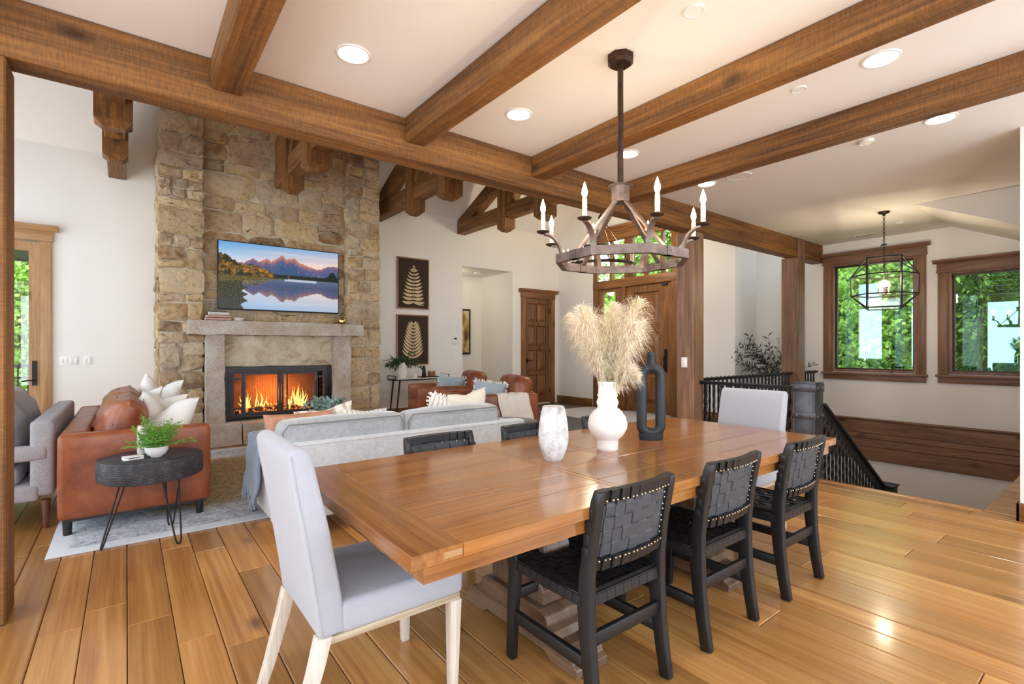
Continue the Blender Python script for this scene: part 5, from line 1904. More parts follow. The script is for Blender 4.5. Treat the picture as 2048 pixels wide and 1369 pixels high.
# ---- silver velvet sofa with its back to the dining table
gs_ = thing('velvet_sofa', 'silver grey velvet sofa seen from behind the dining table', 'sofa', (1.86, 4.0, 0), world=True)
SX0, SX1, SY0, SY1 = 0.775, 2.92, 3.575, 4.46
soft('back_frame', SX0, SX1, SY0, SY0 + 0.14, 0.13, 0.66, M['sofa'], gs_, 0.02, 0.0)
obj('welt', G().tube([(SX0 + 0.01, SY0 + 0.004, 0.648), (SX1 - 0.01, SY0 + 0.004, 0.648)], 0.006, 6), M['sofa'], gs_, smooth=True)
for (a, b) in ((SX0, SX0 + 0.12), (SX1 - 0.12, SX1)):
    soft('arm', a + 0.004, b - 0.004, SY0 + 0.12, SY1, 0.134, 0.63, M['sofa'], gs_, 0.025, 0.004)
soft('seat_base', SX0 + 0.1, SX1 - 0.1, SY0 + 0.1, SY1 - 0.01, 0.13, 0.29, M['sofa'], gs_, 0.02)
xm_ = (SX0 + SX1) / 2
for k, (a, b) in enumerate(((SX0 + 0.12, xm_), (xm_, SX1 - 0.12))):
    soft('seat_cushion', a + 0.003, b - 0.003, SY0 + 0.16, SY1, 0.29, 0.45, M['sofa_cush'], gs_, 0.035, 0.02, 0.004, k)
for k, (a, b) in enumerate(((0.835, 1.76), (1.775, 2.70))):
    o = soft('back_cushion', a, b, -0.09, 0.10, 0, 0.44, M['sofa_cush'], gs_, 0.05, 0.018, 0.010, k * 3)
    o.matrix_parent_inverse = Matrix.Translation(-gs_.location)
    o.location = (0, SY0 + 0.21, 0.36)
    o.rotation_euler = (RAD(4), 0, 0)
    pts = [(a + 0.02, -0.096, 0.03), (a + 0.012, -0.1, 0.38), (a + 0.05, -0.1, 0.432), (b - 0.05, -0.1, 0.432), (b - 0.012, -0.1, 0.38), (b - 0.02, -0.096, 0.03)]
    obj('cushion_piping', G().tube(pts, 0.005, 6), M['piping'], o, smooth=True)
for x in (SX0 + 0.02, SX1 - 0.06):
    for y in (SY0 + 0.02, SY1 - 0.06):
        obj('leg', G().box(x, x + 0.028, y, y + 0.028, 0.0128 if y > 4.1 else 0.0, 0.135), M['black_wood'], gs_, bevel=0.003)
pillow('tan leather lumbar pillow on the left of the velvet sofa', M['tan_leather'], 0.52, 0.34, 0.15, (1.05, 4.07, 0.49), (RAD(-8), 0, RAD(183)), 41, 0.0)
pillow('pink and white striped pillow behind the tan leather one', M['stripe_fab'], 0.46, 0.42, 0.16, (1.33, 4.22, 0.44), (RAD(-12), RAD(8), RAD(176)), 43, 0.06)
pillow('white knitted pillow beside the striped one on the velvet sofa', M['knit_fab'], 0.42, 0.36, 0.16, (1.58, 4.16, 0.45), (RAD(-8), RAD(-4), RAD(188)), 44, 0.04)
pillow('shaggy white tufted pillow on the right half of the velvet sofa', M['knit_fab'], 0.42, 0.44, 0.17, (2.30, 4.17, 0.43), (RAD(-14), RAD(-20), RAD(168)), 46, 0.0, fringe=M['white_fab'])
pillow('large plain cream pillow at the right end of the velvet sofa', M['cream'], 0.52, 0.50, 0.2, (2.62, 4.17, 0.42), (RAD(-12), RAD(5), RAD(192)), 48, 0.05)
drape('throw_blanket', 'slate blue fringed throw over the left arm of the velvet sofa', M['throw'], [(0.93, 4.05, 0.60), (0.90, 4.05, 0.65), (0.83, 4.05, 0.665), (0.765, 4.05, 0.65), (0.745, 4.04, 0.55), (0.735, 4.02, 0.40), (0.72, 4.01, 0.26)], (0, 1, 0), 0.50, 18, 0.014, 0.008, 4, 0.3, fringe=True)

# ---- oval black side table
stb = thing('side_table', 'black oval wood side table on hairpin legs beside the leather sofa', 'table', (0.14, 4.285, 0))
prof = []
seg = 40
g = G()
vs, fs = [], []
rings = [(0.0, 0.42), (0.90, 0.42), (0.985, 0.432), (1.0, 0.45), (1.0, 0.558), (0.985, 0.568), (0.97, 0.57), (0.0, 0.57)]
for (r, z) in rings:
    for k in range(seg):
        a = 2 * math.pi * k / seg
        f = 1 + 0.018 * noise.noise(Vector((math.cos(a) * 2.2, math.sin(a) * 2.2, 1))) + (0.006 if k % 3 == 0 else -0.004)
        vs.append((0.305 * r * f * math.cos(a), 0.275 * r * f * math.sin(a), z))
for i in range(len(rings) - 1):
    for k in range(seg):
        fs.append((i * seg + k, i * seg + (k + 1) % seg, (i + 1) * seg + (k + 1) % seg, (i + 1) * seg + k))
t = NT('charred_black_wood')
v = t.coord()
t.base(t.ramp(t.noise(v, 22, 6, 0.7), [(0.3, c8(26, 26, 28)), (0.55, c8(52, 52, 56)), (0.75, c8(88, 88, 92))]))
wv = t.new('ShaderNodeTexWave')
wv.bands_direction = 'Z'
wv.inputs['Scale'].default_value = 28
wv.inputs['Distortion'].default_value = 6
wv.inputs['Detail'].default_value = 3
t.link(v, wv.inputs['Vector'])
t.bump(wv.outputs[1], 0.4, 0.004)
M['char'] = t.fin(0.5, 0, 0.5)
top = obj('tabletop', G().add(vs, fs), M['char'], stb, smooth=True, ang=35)
for a in (0.2, 0.5, 0.8, 1.1, -0.1):
    obj('inlay', G().box(0.02, 0.2 + 0.05 * math.sin(a * 9), -0.0012, 0.0012, 0.5702, 0.5708).xf(Matrix.Rotation(-1.6 + a, 4, 'Z')), M['pewter'], top)
for (ax, ay, bx, by) in ((-0.155, -0.03, -0.27, -0.10), (0.10, -0.17, 0.14, -0.275), (0.13, 0.12, 0.12, 0.165)):
    dv = Vector((bx - ax, by - ay, 0)).normalized()
    sd = Vector((-dv.y, dv.x, 0))
    if abs(ax + 0.155) < 1e-6:
        sd = Vector((dv.x * 0.3, 1, 0)).normalized()
    A, B = Vector((ax, ay, 0.422)), Vector((bx, by, 0.006))
    obj('hairpin_leg', G().tube([A + sd * 0.05, B.lerp(A, 0.08) + sd * 0.018, B + sd * 0.010 + Vector((0, 0, 0.004)), B, B - sd * 0.010 + Vector((0, 0, 0.004)), B.lerp(A, 0.08) - sd * 0.018, A - sd * 0.05], 0.0055, 7), M['iron'], stb, smooth=True)
# things on it
b = thing('potted_fern', 'green fern in a round white bowl on the black side table', 'plant', (0.165, 4.2, 0.5705))
obj('bowl', G().lathe([(0.0, 0.0), (0.03, 0.0), (0.034, 0.005), (0.055, 0.022), (0.068, 0.05), (0.07, 0.075), (0.065, 0.075), (0.062, 0.05), (0.0, 0.03)], seg=32), M['gloss_cer'], b, smooth=True)
obj('soil', G().lathe([(0.0, 0.066), (0.064, 0.062)], seg=20), M['soil'], b)
RFN = random.Random(9)
gl, gs2 = G(), G()
for k in range(44):
    a = RFN.uniform(0, 2 * math.pi)
    el = RFN.uniform(0.35, 2.4)
    L = RFN.uniform(0.15, 0.29)
    p = Vector((RFN.uniform(-.03, .03), RFN.uniform(-.03, .03), 0.06))
    d = Vector((math.cos(a), math.sin(a), el)).normalized()
    pts = [p.copy()]
    for q in range(7):
        d = (d + Vector((0, 0, -0.06)) + rvec(RFN) * 0.07).normalized()
        p = p + d * L / 7
        pts.append(p.copy())
    gs2.tube(pts, [0.0016] * 8, 4)
    for q in range(1, 7):
        td = (pts[q + 1] - pts[q]).normalized()
        for s in (-1, 1):
            sd = td.cross(Vector((0, 0, 1)))
            sd = sd.normalized() * s if sd.length > 0.05 else Vector((s, 0, 0))
            PL = L * 0.32 * (1.15 - q / 7)
            for w_ in range(5):
                c_ = pts[q] + (sd + td * 0.5).normalized() * PL * (w_ + 0.6) / 5
                leaf_geo(gl, c_, (td * RFN.uniform(-.6, 1) + sd * 0.7 + rvec(RFN) * 0.4), Vector((0, 0, 1)) + rvec(RFN) * 0.5, RFN.uniform(0.012, 0.02), RFN.uniform(0.009, 0.014))
obj('fronds', gl, M['leaf_fern'], b, kind='stuff')
obj('stems', gs2, M['leaf_fern'], b, kind='stuff')
t = NT('birch_bark_wax')
v = t.coord((1, 1, 3))
t.base(t.ramp(t.noise(v, 14, 6, 0.7), [(0.36, c8(120, 112, 104)), (0.46, c8(214, 208, 198)), (0.7, c8(236, 232, 224))]))
M['birch'] = t.fin(0.8)
t = thing('pillar_candle', 'white birch-patterned pillar candle behind the fern bowl', 'candle', (0.098, 4.40, 0.5705))
obj('body', G().lathe([(0.0, 0.0), (0.036, 0.0), (0.038, 0.004), (0.037, 0.19), (0.034, 0.198), (0.0, 0.194)], seg=24), M['birch'], t, smooth=True)
obj('wick', G().tube([(0, 0, 0.19), (0.002, 0, 0.208)], 0.0015, 5), M['black_plastic'], t)
t = thing('coaster_box', 'small white rectangular box lying on the black side table', 'box', (0.035, 4.20, 0.5705), RAD(14))
obj('base', G().box(-0.055, 0.055, -0.03, 0.03, 0, 0.014), M['white_cer'], t, bevel=0.003)
obj('lid', G().box(-0.055, 0.055, -0.03, 0.03, 0.0155, 0.024), M['white_cer'], t, bevel=0.003)
obj('latch', G().box(-0.03, 0.03, -0.0315, -0.029, 0.010, 0.0135), M['iron'], t)

# ---- eucalyptus in a basket by the hearth
t = thing('potted_eucalyptus', 'grey-green eucalyptus in a pale basket standing before the hearth', 'plant', (2.25, 7.16, 0.0127))
obj('basket', G().lathe([(0.0, 0.0), (0.15, 0.0), (0.17, 0.03), (0.19, 0.2), (0.2, 0.44), (0.19, 0.445), (0.175, 0.42), (0.0, 0.40)], seg=32), M['basket'], t, smooth=True)
gl, gs2 = G(), G()
RE = random.Random(14)
for k in range(60):
    a = RE.uniform(0, 2 * math.pi)
    el = RE.uniform(0.25, 1.8)
    sprig(gl, gs2, RE, (RE.uniform(-.1, .1), RE.uniform(-.1, .1), 0.41), (math.cos(a), math.sin(a), el), RE.uniform(0.18, 0.33), 0.055, 0.045, 13, 0.7, 0.003)
obj('leaves', gl, M['leaf_euca'], t, kind='stuff')
obj('stems', gs2, M['stem'], t, kind='stuff')

# ---- cognac armchairs (face the fireplace side)
def make_armchair(loc, rz, label):
    t = thing('leather_armchair', label, 'armchair', loc, rz, group='cognac leather armchairs')
    soft('arm', -0.47, -0.34, -0.6, 0.6, 0.1, 0.70, M['cognac'], t, 0.03, 0.004)
    soft('arm', 0.34, 0.47, -0.6, 0.6, 0.1, 0.70, M['cognac'], t, 0.03, 0.004)
    soft('back_frame', -0.345, 0.345, -0.6, -0.42, 0.1, 0.72, M['cognac'], t, 0.03)
    soft('seat_base', -0.345, 0.345, -0.45, 0.58, 0.1, 0.3, M['cognac'], t, 0.02)
    soft('seat_cushion', -0.335, 0.335, -0.4, 0.62, 0.3, 0.47, M['cognac'], t, 0.04, 0.02, 0.004)
    o = soft('back_cushion', -0.34, 0.34, -0.12, 0.14, 0, 0.46, M['cognac'], t, 0.07, 0.03, 0.014, 5)
    o.location = (0, -0.40, 0.45)
    o.rotation_euler = (RAD(10), 0, 0)
    for x in (-0.4, 0.4):
        for y in (-0.52, 0.52):
            obj('leg', G().lathe([(0.022, 0.0), (0.028, 0.105)], (x, y, 0), 12), M['black_wood'], t, smooth=True)
    return t


FD = Vector((-0.96, 0.28, 0)).normalized()
FV = Vector((0.28, 0.96, 0)).normalized()
rz_c = math.atan2(FD.y, FD.x) - math.pi / 2
C1, C2 = Vector((3.99, 5.75, 0)), Vector((4.30, 7.30, 0))
a1 = make_armchair(C1, rz_c, 'nearer cognac leather armchair with a cream throw over its arm')
dup(a1, C2, rz_c, 'farther cognac leather armchair nearest the console table')
for C, lab, sd in ((C1, 'small fringed blue pillow on the nearer leather armchair', 51), (C2, 'small fringed blue pillow on the farther leather armchair', 52)):
    p = C + FD * 0.0 + FV * (-0.06) + Vector((0, 0, 0.53))
    pillow(lab, M['blue_fab'], 0.46, 0.33, 0.13, p, (RAD(14), RAD(8), RAD(-22)), sd, 0.0, fringe=M['white_fab'])
base = C1 - FV * 0.405 - FD * 0.22
dr = [base + FV * 0.10 + Vector((0, 0, 0.66)), base + FV * 0.06 + Vector((0, 0, 0.705)), base + Vector((0, 0, 0.71)), base - FV * 0.07 + Vector((0, 0, 0.70)), base - FV * 0.095 + FD * -0.02 + Vector((0, 0, 0.55)), base - FV * 0.10 + FD * -0.10 + Vector((0, 0, 0.26))]
drape('woven_throw', 'cream woven throw with dark stitched bands over the leather armchair', M['throw_fab'], dr, tuple(FD), 0.44, 14, 0.008, 0.006, 2, 0.0, fringe=True)

# ---- dark ottoman beside the velvet sofa
ot = thing('round_ottoman', 'round charcoal ottoman just right of the velvet sofa', 'ottoman', (3.60, 4.72, 0))
M['charcoal'] = fabric('charcoal_fabric', c8(86, 82, 80), 0.15, 120)
obj('drum', G().lathe([(0.0, 0.04), (0.36, 0.04), (0.37, 0.06), (0.37, 0.36), (0.36, 0.375), (0.0, 0.375)], seg=36), M['charcoal'], ot, smooth=True)
obj('cushion_top', G().lathe([(0.36, 0.375), (0.375, 0.395), (0.37, 0.43), (0.34, 0.448), (0.2, 0.455), (0.0, 0.456)], seg=36), M['charcoal'], ot, smooth=True, ang=80)
obj('base', G().lathe([(0.0, 0.0), (0.33, 0.0), (0.33, 0.04), (0.0, 0.04)], seg=30), M['black_wood'], ot)

# ================================================================ BACK WALL
M['canvas'] = plain('brown_canvas', c8(62, 48, 40), 0.9, amt=0.1, scale=30, bump=0.15)
M['fern_ink'] = plain('cream_ink', c8(214, 192, 150), 0.9, amt=0.12, scale=30)
M['frame_wd'] = wood('slim_oak_frame', c8(120, 84, 58), c8(160, 118, 86), c8(180, 140, 106), 'z', 0.5, 0.1, 12, 0, 0, 0.05)


def fern_print(label, x0, x1, z0, z1, kind):
    t = thing('framed_print', label, 'framed print', ((x0 + x1) / 2, 8.9, z0), world=True, group='framed fern prints')
    f = 0.022
    g = G()
    for a, b, c, d in cells([(x0 + f, x1 - f, z0 + f, z1 - f)], x0, x1, z0, z1):
        g.box(a, b, 8.862, 8.898, c, d)
    obj('frame', g, M['frame_wd'], t, weld=True)
    obj('canvas', G().box(x0 + f, x1 - f, 8.875, 8.895, z0 + f, z1 - f), M['canvas'], t)
    g = G()
    cx, W, H = (x0 + x1) / 2, x1 - x0, z1 - z0
    yb = 8.8745
    n = 11
    g.add([(cx - 0.006, yb, z0 + H * 0.12), (cx + 0.006, yb, z0 + H * 0.12), (cx + 0.03 * W, yb, z0 + H * 0.86)], [(0, 1, 2)])
    for k in range(n):
        s = k / (n - 1)
        zc = z0 + H * (0.14 + 0.66 * s)
        xc = cx + 0.02 * W * s
        L = W * (0.33 * (1 - s) ** 0.55 + 0.03) if kind == 0 else W * (0.25 * (1 - s) ** 0.6 + 0.09)
        up_ = (0.08 if kind == 0 else 0.7) + (0.5 * s if kind == 0 else 0.5 * s)
        wd = H * (0.062 * (1 - 0.6 * s)) if kind == 0 else H * 0.045
        for sg in (-1, 1):
            tip = (xc + sg * L, zc + L * up_ * (0.35 if kind == 0 and s < 0.1 else 1))
            dx, dz = tip[0] - xc, tip[1] - zc
            l_ = math.hypot(dx, dz)
            nx_, nz__ = -dz / l_, dx / l_
            bow = -0.10 * l_ * sg
            pts = []
            for q in range(7):
                w_ = q / 6
                off = bow * math.sin(math.pi * w_)
                pts.append((xc + dx * w_ + nx_ * off, zc + dz * w_ + nz__ * off, wd * math.sin(math.pi * min(1, 0.12 + 0.88 * w_)) ** 0.7 * 0.5))
            vs = [(p[0] + nx_ * p[2], yb, p[1] + nz__ * p[2]) for p in pts] + [(p[0] - nx_ * p[2], yb, p[1] - nz__ * p[2]) for p in pts]
            g.add(vs, [(i, i + 1, 8 + i, 7 + i) for i in range(6)])
    if kind == 0:
        g.add([(cx + W * 0.02, yb, z1 - H * 0.13), (cx - W * 0.05, yb, z1 - H * 0.24), (cx + W * 0.09, yb, z1 - H * 0.24)], [(0, 1, 2)])
        for q in range(9):
            xx = cx + W * (0.16 + 0.02 * q)
            g.add([(xx, yb, z0 + H * 0.075), (xx + W * 0.012, yb, z0 + H * 0.075), (xx + W * 0.012, yb, z0 + H * (0.092 + 0.006 * (q % 3))), (xx, yb, z0 + H * 0.09)], [(0, 1, 2, 3)])
    obj('fern_motif', g, M['fern_ink'], t)


fern_print('upper framed cream fern print on dark brown canvas', 4.095, 4.775, 2.075, 3.075, 0)
fern_print('lower framed cream fern print behind the console greenery', 4.085, 4.765, 0.985, 1.965, 1)


def plate(name, label, x0, x1, z0, z1, n, cat='light switch', y=8.9):
    t = thing(name, label, cat, ((x0 + x1) / 2, y, z0), world=True)
    obj('cover_plate', G().box(x0, x1, y - 0.008, y - 0.001, z0, z1), M['plastic'], t, bevel=0.002)
    for k in range(n):
        c = x0 + (x1 - x0) * (k + 0.5) / n
        hz = (z1 - z0) * 0.28
        obj('rocker', G().box(c - 0.014, c + 0.014, y - 0.012, y - 0.008, (z0 + z1) / 2 - hz, (z0 + z1) / 2 + hz), M['plastic'], t, bevel=0.002)
    return t


plate('switch_plate', 'wide white four-gang switch plate left of the chimney', -0.70, -0.515, 1.09, 1.205, 4)
plate('switch_plate', 'smaller white two-gang switch plate left of the chimney', -0.455, -0.378, 1.09, 1.205, 2)
plate('switch_plate', 'single white switch on the wall below the thermostat', 5.335, 5.41, 1.07, 1.22, 1)
plate('outlet_plate', 'white wall outlet low beside the chimney under the console', 3.83, 3.90, 0.33, 0.445, 2, 'outlet')
t = thing('thermostat', 'white wall thermostat beside the hallway opening', 'thermostat', (5.39, 8.9, 1.40), world=True)
obj('housing', G().box(5.335, 5.445, 8.872, 8.899, 1.40, 1.54), M['plastic'], t, bevel=0.006)
obj('display', G().box(5.355, 5.425, 8.870, 8.873, 1.49, 1.525), M['black_plastic'], t)
t = thing('switch_plate', 'white switch plate on the timber post by the entry', 'light switch', (5.305, 3.464, 1.08), world=True)
obj('cover_plate', G().box(5.298, 5.3065, 3.425, 3.503, 1.085, 1.205), M['plastic'], t, bevel=0.002)
obj('rocker', G().box(5.294, 5.299, 3.448, 3.480, 1.11, 1.18), M['plastic'], t, bevel=0.002)
# painting and detector in the hallway
t = thing('abstract_painting', 'dark framed abstract painting in gold and white inside the hallway', 'painting', (6.2, 10.15, 1.16), world=True)
obj('frame', G().box(5.75, 6.56, 10.10, 10.148, 1.16, 2.25), M['black_wood'], t, bevel=0.004)
nt = NT('abstract_paint')
v = nt.coord((1, 1, 0.5))
nt.base(nt.ramp(nt.noise(v, 2.6, 5, 0.6, 0.6), [(0.3, c8(50, 40, 28)), (0.45, c8(172, 138, 60)), (0.58, c8(216, 204, 180)), (0.75, c8(226, 220, 210))]))
M['abstract'] = nt.fin(0.7)
obj('canvas', G().box(5.80, 6.51, 10.095, 10.102, 1.21, 2.2), M['abstract'], t)
obj('smoke_detector', G().lathe([(0.0, -0.035), (0.05, -0.034), (0.065, -0.02), (0.068, 0.0)], seg=24), M['plastic'], label='round smoke detector on the hallway ceiling', cat='smoke detector', smooth=True, loc=(6.35, 9.5, 3.04))
ld = bpy.data.lights.new('hall_lamp', 'POINT')
ld.energy = 5
ld.color = (1.0, 0.86, 0.62)
ld.shadow_soft_size = 0.1
t = thing('recessed_light', 'recessed downlight inside the hallway opening', 'downlight', (5.6, 9.62, 3.04))
obj('trim_ring', G().lathe([(0.09, 0.0), (0.088, -0.006), (0.07, -0.004), (0.07, 0.0)], seg=24), M['plastic'], t)
obj('lens', G().lathe([(0.0, -0.003), (0.07, -0.003), (0.07, -0.001)], seg=24), M['can_glow'], t)
lo = bpy.data.objects.new('hall_lamp', ld)
COL.objects.link(lo)
lo.parent = t
lo.location = (0, 0, -0.12)

# ---- console table and things on it
M['marble'] = plain('white_marble', c8(226, 224, 220), 0.25, amt=0.06, scale=5)
t = thing('console_table', 'slim black iron console table with a white marble top', 'console table', (4.42, 8.6, 0), world=True)
obj('marble_top', G().box(3.92, 4.92, 8.44, 8.76, 0.735, 0.752), M['marble'], t, bevel=0.003)
obj('top_frame', G().box(3.86, 4.98, 8.43, 8.45, 0.715, 0.735).box(3.86, 4.98, 8.75, 8.77, 0.715, 0.735).box(3.86, 3.88, 8.45, 8.75, 0.715, 0.735).box(4.96, 4.98, 8.45, 8.75, 0.715, 0.735), M['iron'], t)
for x, s in ((3.86, -1), (4.98, 1)):
    obj('end_loop', G().bar((x, 8.44, 0.725), (x, 8.44, 0.80), 0.014, 0.014, (1, 0, 0)).bar((x, 8.76, 0.725), (x, 8.76, 0.80), 0.014, 0.014, (1, 0, 0)).bar((x, 8.433, 0.80), (x, 8.767, 0.80), 0.014, 0.014), M['iron'], t)
    for y in (8.46, 8.74):
        obj('leg', G().tube([(x - s * 0.10, y, 0.72), (x - s * 0.02, y, 0.0)], [0.018, 0.012], 8), M['iron'], t, smooth=True)
t = thing('vase_of_greenery', 'cream ribbed vase of trailing dark greenery on the console', 'plant', (4.06, 8.6, 0.7525))
pr_ = [(0.0, 0.0), (0.075, 0.0), (0.085, 0.01)]
for k in range(12):
    z = 0.02 + 0.018 * k
    r = 0.088 + 0.014 * math.sin(math.pi * k / 11)
    pr_ += [(r, z), (r + 0.003, z + 0.009)]
pr_ += [(0.075, 0.245), (0.06, 0.262), (0.058, 0.28), (0.063, 0.29), (0.055, 0.29), (0.05, 0.26), (0.0, 0.24)]
obj('vase', G().lathe(pr_, seg=28), M['white_cer'], t, smooth=True)
gl, gs2 = G(), G()
RG = random.Random(4)
for k in range(26):
    a = RG.uniform(0, 2 * math.pi)
    sx_ = 1.6
    sprig(gl, gs2, RG, (0, 0, 0.27), (math.cos(a) * sx_, math.sin(a) * 0.35 - 0.15, RG.uniform(0.3, 1.3)), RG.uniform(0.22, 0.42), 0.06, 0.04, 13, 1.1, 0.003)
gl.v = [(x, min(y, 0.245), z) for x, y, z in gl.v]
gs2.v = [(x, min(y, 0.245), z) for x, y, z in gs2.v]
obj('leaves', gl, M['leaf_dark'], t, kind='stuff')
obj('stems', gs2, M['stem'], t, kind='stuff')
t = thing('votive_candle', 'small white votive candle on the console', 'candle', (4.315, 8.56, 0.7525))
obj('holder', G().lathe([(0.0, 0.0), (0.038, 0.0), (0.04, 0.005), (0.04, 0.07), (0.036, 0.07), (0.034, 0.05), (0.0, 0.048)], seg=20), M['white_cer'], t, smooth=True)
obj('wick', G().tube([(0, 0, 0.045), (0, 0, 0.062)], 0.0015, 5), M['black_plastic'], t)
t = thing('serving_tray', 'thin black tray on the right half of the console', 'tray', (4.62, 8.58, 0.7525))
obj('tray_base', G().box(-0.2, 0.2, -0.1, 0.1, 0, 0.006), M['black_plastic'], t)
obj('tray_rim', G().box(-0.2, 0.2, -0.1, -0.094, 0.006, 0.016).box(-0.2, 0.2, 0.094, 0.1, 0.006, 0.016).box(-0.2, -0.194, -0.094, 0.094, 0.006, 0.016).box(0.194, 0.2, -0.094, 0.094, 0.006, 0.016), M['black_plastic'], t)
t = thing('match_bottle', 'slim black bottle of long matches on the console tray', 'bottle', (4.51, 8.58, 0.759))
obj('bottle', G().lathe([(0.0, 0.0), (0.036, 0.0), (0.038, 0.006), (0.036, 0.12), (0.03, 0.17), (0.024, 0.2), (0.025, 0.21), (0.018, 0.21), (0.0, 0.18)], seg=18), M['black_plastic'], t, smooth=True)
g = G()
for k in range(12):
    a = k * 0.52
    g.tube([(0.008 * math.cos(a), 0.008 * math.sin(a), 0.18), (0.03 * math.cos(a) + 0.012, 0.03 * math.sin(a), 0.25)], 0.002, 5)
obj('matches', g, M['wash_leg'], t)
t = thing('copper_candle', 'wide copper candle jar at the right of the console tray', 'candle', (4.675, 8.58, 0.759))
M['copper'] = plain('rose_copper', c8(176, 132, 104), 0.4, 0.5, amt=0.15)
obj('jar', G().lathe([(0.0, 0.0), (0.068, 0.0), (0.072, 0.005), (0.072, 0.112), (0.067, 0.112), (0.065, 0.08), (0.0, 0.078)], seg=28), M['copper'], t, smooth=True)
obj('wax', G().lathe([(0.0, 0.081), (0.064, 0.08)], seg=24), M['wax'], t)

# ================================================================ STAIR RAILINGS
def twisted(g, x, y, z0, z1, w=0.013, turns=None, nseg=None):
    """twisted square baluster."""
    turns = turns or (z1 - z0) * 3.2
    nseg = nseg or 18
    vs, fs = [], []
    for k in range(nseg + 1):
        s = k / nseg
        a = turns * 2 * math.pi * max(0, min(1, (s - 0.12) / 0.76)) * 0.5
        for q in range(4):
            b = a + math.pi / 4 + q * math.pi / 2
            vs.append((x + w * 1.2 * math.cos(b), y + w * 1.2 * math.sin(b), z0 + (z1 - z0) * s))
    for k in range(nseg):
        for q in range(4):
            j = (q + 1) % 4
            fs.append((k * 4 + q, k * 4 + j, k * 4 + 4 + j, k * 4 + 4 + q))
    fs += [(3, 2, 1, 0), tuple(nseg * 4 + q for q in range(4))]
    return g.add(vs, fs)


nw = thing('newel_post', 'riveted blackened steel newel post at the head of the stairs', 'newel post', (5.5, 2.168, 0), world=True)
obj('shaft', G().box(5.405, 5.601, 2.064, 2.272, 0.0, 0.955), M['steel'], nw, bevel=0.004)
obj('cap', G().box(5.402, 5.604, 2.061, 2.275, 0.955, 0.972), M['steel'], nw, bevel=0.003)
for (z0, z1) in ((0.875, 0.957), (0.60, 0.665), (0.02, 0.10)):
    bnd = obj('band', G().box(5.397, 5.609, 2.056, 2.28, z0, z1), M['steel'], nw, bevel=0.003)
    zc = (z0 + z1) / 2
    for y in (2.10, 2.236):
        obj('rivet', G().ball((5.396, y, zc), 0.013, 10, 6, (0.6, 1, 1)), M['pewter'], bnd, smooth=True)
    for x in (5.44, 5.566):
        obj('rivet', G().ball((x, 2.055, zc), 0.013, 10, 6, (1, 0.6, 1)), M['pewter'], bnd, smooth=True)
for (y0, y1) in ((2.064, 2.082), (2.254, 2.272)):
    obj('edge_strap', G().box(5.400, 5.407, y0, y1, 0.1, 0.875), M['steel'], nw)

r1 = thing('stair_railing', 'short iron railing between the timber post and the steel newel', 'railing', (5.46, 2.8, 0), world=True)
obj('handrail', G().box(5.43, 5.49, 2.275, 3.343, 0.905, 0.925).box(5.445, 5.475, 2.275, 3.343, 0.885, 0.906), M['iron'], r1, bevel=0.006)
obj('bottom_rail', G().box(5.447, 5.473, 2.28, 3.343, 0.075, 0.1), M['iron'], r1, bevel=0.003)
for k in range(11):
    y = 2.33 + k * 0.094
    obj('baluster', twisted(G(), 5.46, y, 0.1, 0.886), M['iron'], r1)
r2 = thing('stair_railing', 'long iron railing along the landing behind the far chair', 'railing', (7.0, 3.42, 0), world=True)
for (a, b) in ((5.53, 8.084), (8.331, 9.03)):
    obj('handrail', G().box(a, b, 3.40, 3.46, 0.925, 0.945).box(a, b, 3.415, 3.445, 0.905, 0.926), M['iron'], r2, bevel=0.006)
    obj('bottom_rail', G().box(a, b, 3.417, 3.443, 0.075, 0.1), M['iron'], r2, bevel=0.003)
    x = a + 0.06
    while x < b - 0.03:
        obj('baluster', twisted(G(), x, 3.43, 0.1, 0.906), M['iron'], r2)
        obj('finial', G().ball((x + 0.05, 3.43, 0.948), 0.009, 6, 4), M['iron'], r2)
        x += 0.105
r3 = thing('stair_railing', 'sloping iron stair guard descending from the steel newel', 'railing', (6.5, 2.06, -0.2), world=True)
sx0, sz0, sx1, sz1 = 5.602, 0.745, 7.43, -0.40
sl = (sz1 - sz0) / (sx1 - sx0)
obj('handrail', G().bar((sx0, 2.068, sz0), (sx1, 2.068, sz1), 0.06, 0.03), M['iron'], r3, bevel=0.005)
obj('bottom_rail', G().bar((sx0, 2.068, sz0 - 0.80), (sx1, 2.068, sz1 - 0.80), 0.03, 0.10), M['iron'], r3, bevel=0.005)
obj('upper_panel', G().prism([(sx0, sz0 - 0.01), (sx1, sz1 - 0.01), (sx1, sz1 - 0.14), (sx0, sz0 - 0.14)], 'y', 2.06, 2.075), M['iron'], r3)
k = 0
x = sx0 + 0.05
while x < sx1 - 0.02:
    zt2 = sz0 + sl * (x - sx0)
    obj('baluster', twisted(G(), x, 2.068, zt2 - 0.78, zt2 - 0.1, 0.012), M['iron'], r3)
    x += 0.098
nw2 = thing('newel_post', 'lower dark newel post at the foot of the sloping stair guard', 'newel post', (7.53, 2.06, -1.3), world=True)
obj('shaft', G().box(7.44, 7.63, 1.97, 2.16, -2.1, -0.41), M['iron'], nw2, bevel=0.005)
obj('cap', G().box(7.425, 7.645, 1.955, 2.175, -0.412, -0.385), M['iron'], nw2, bevel=0.005)

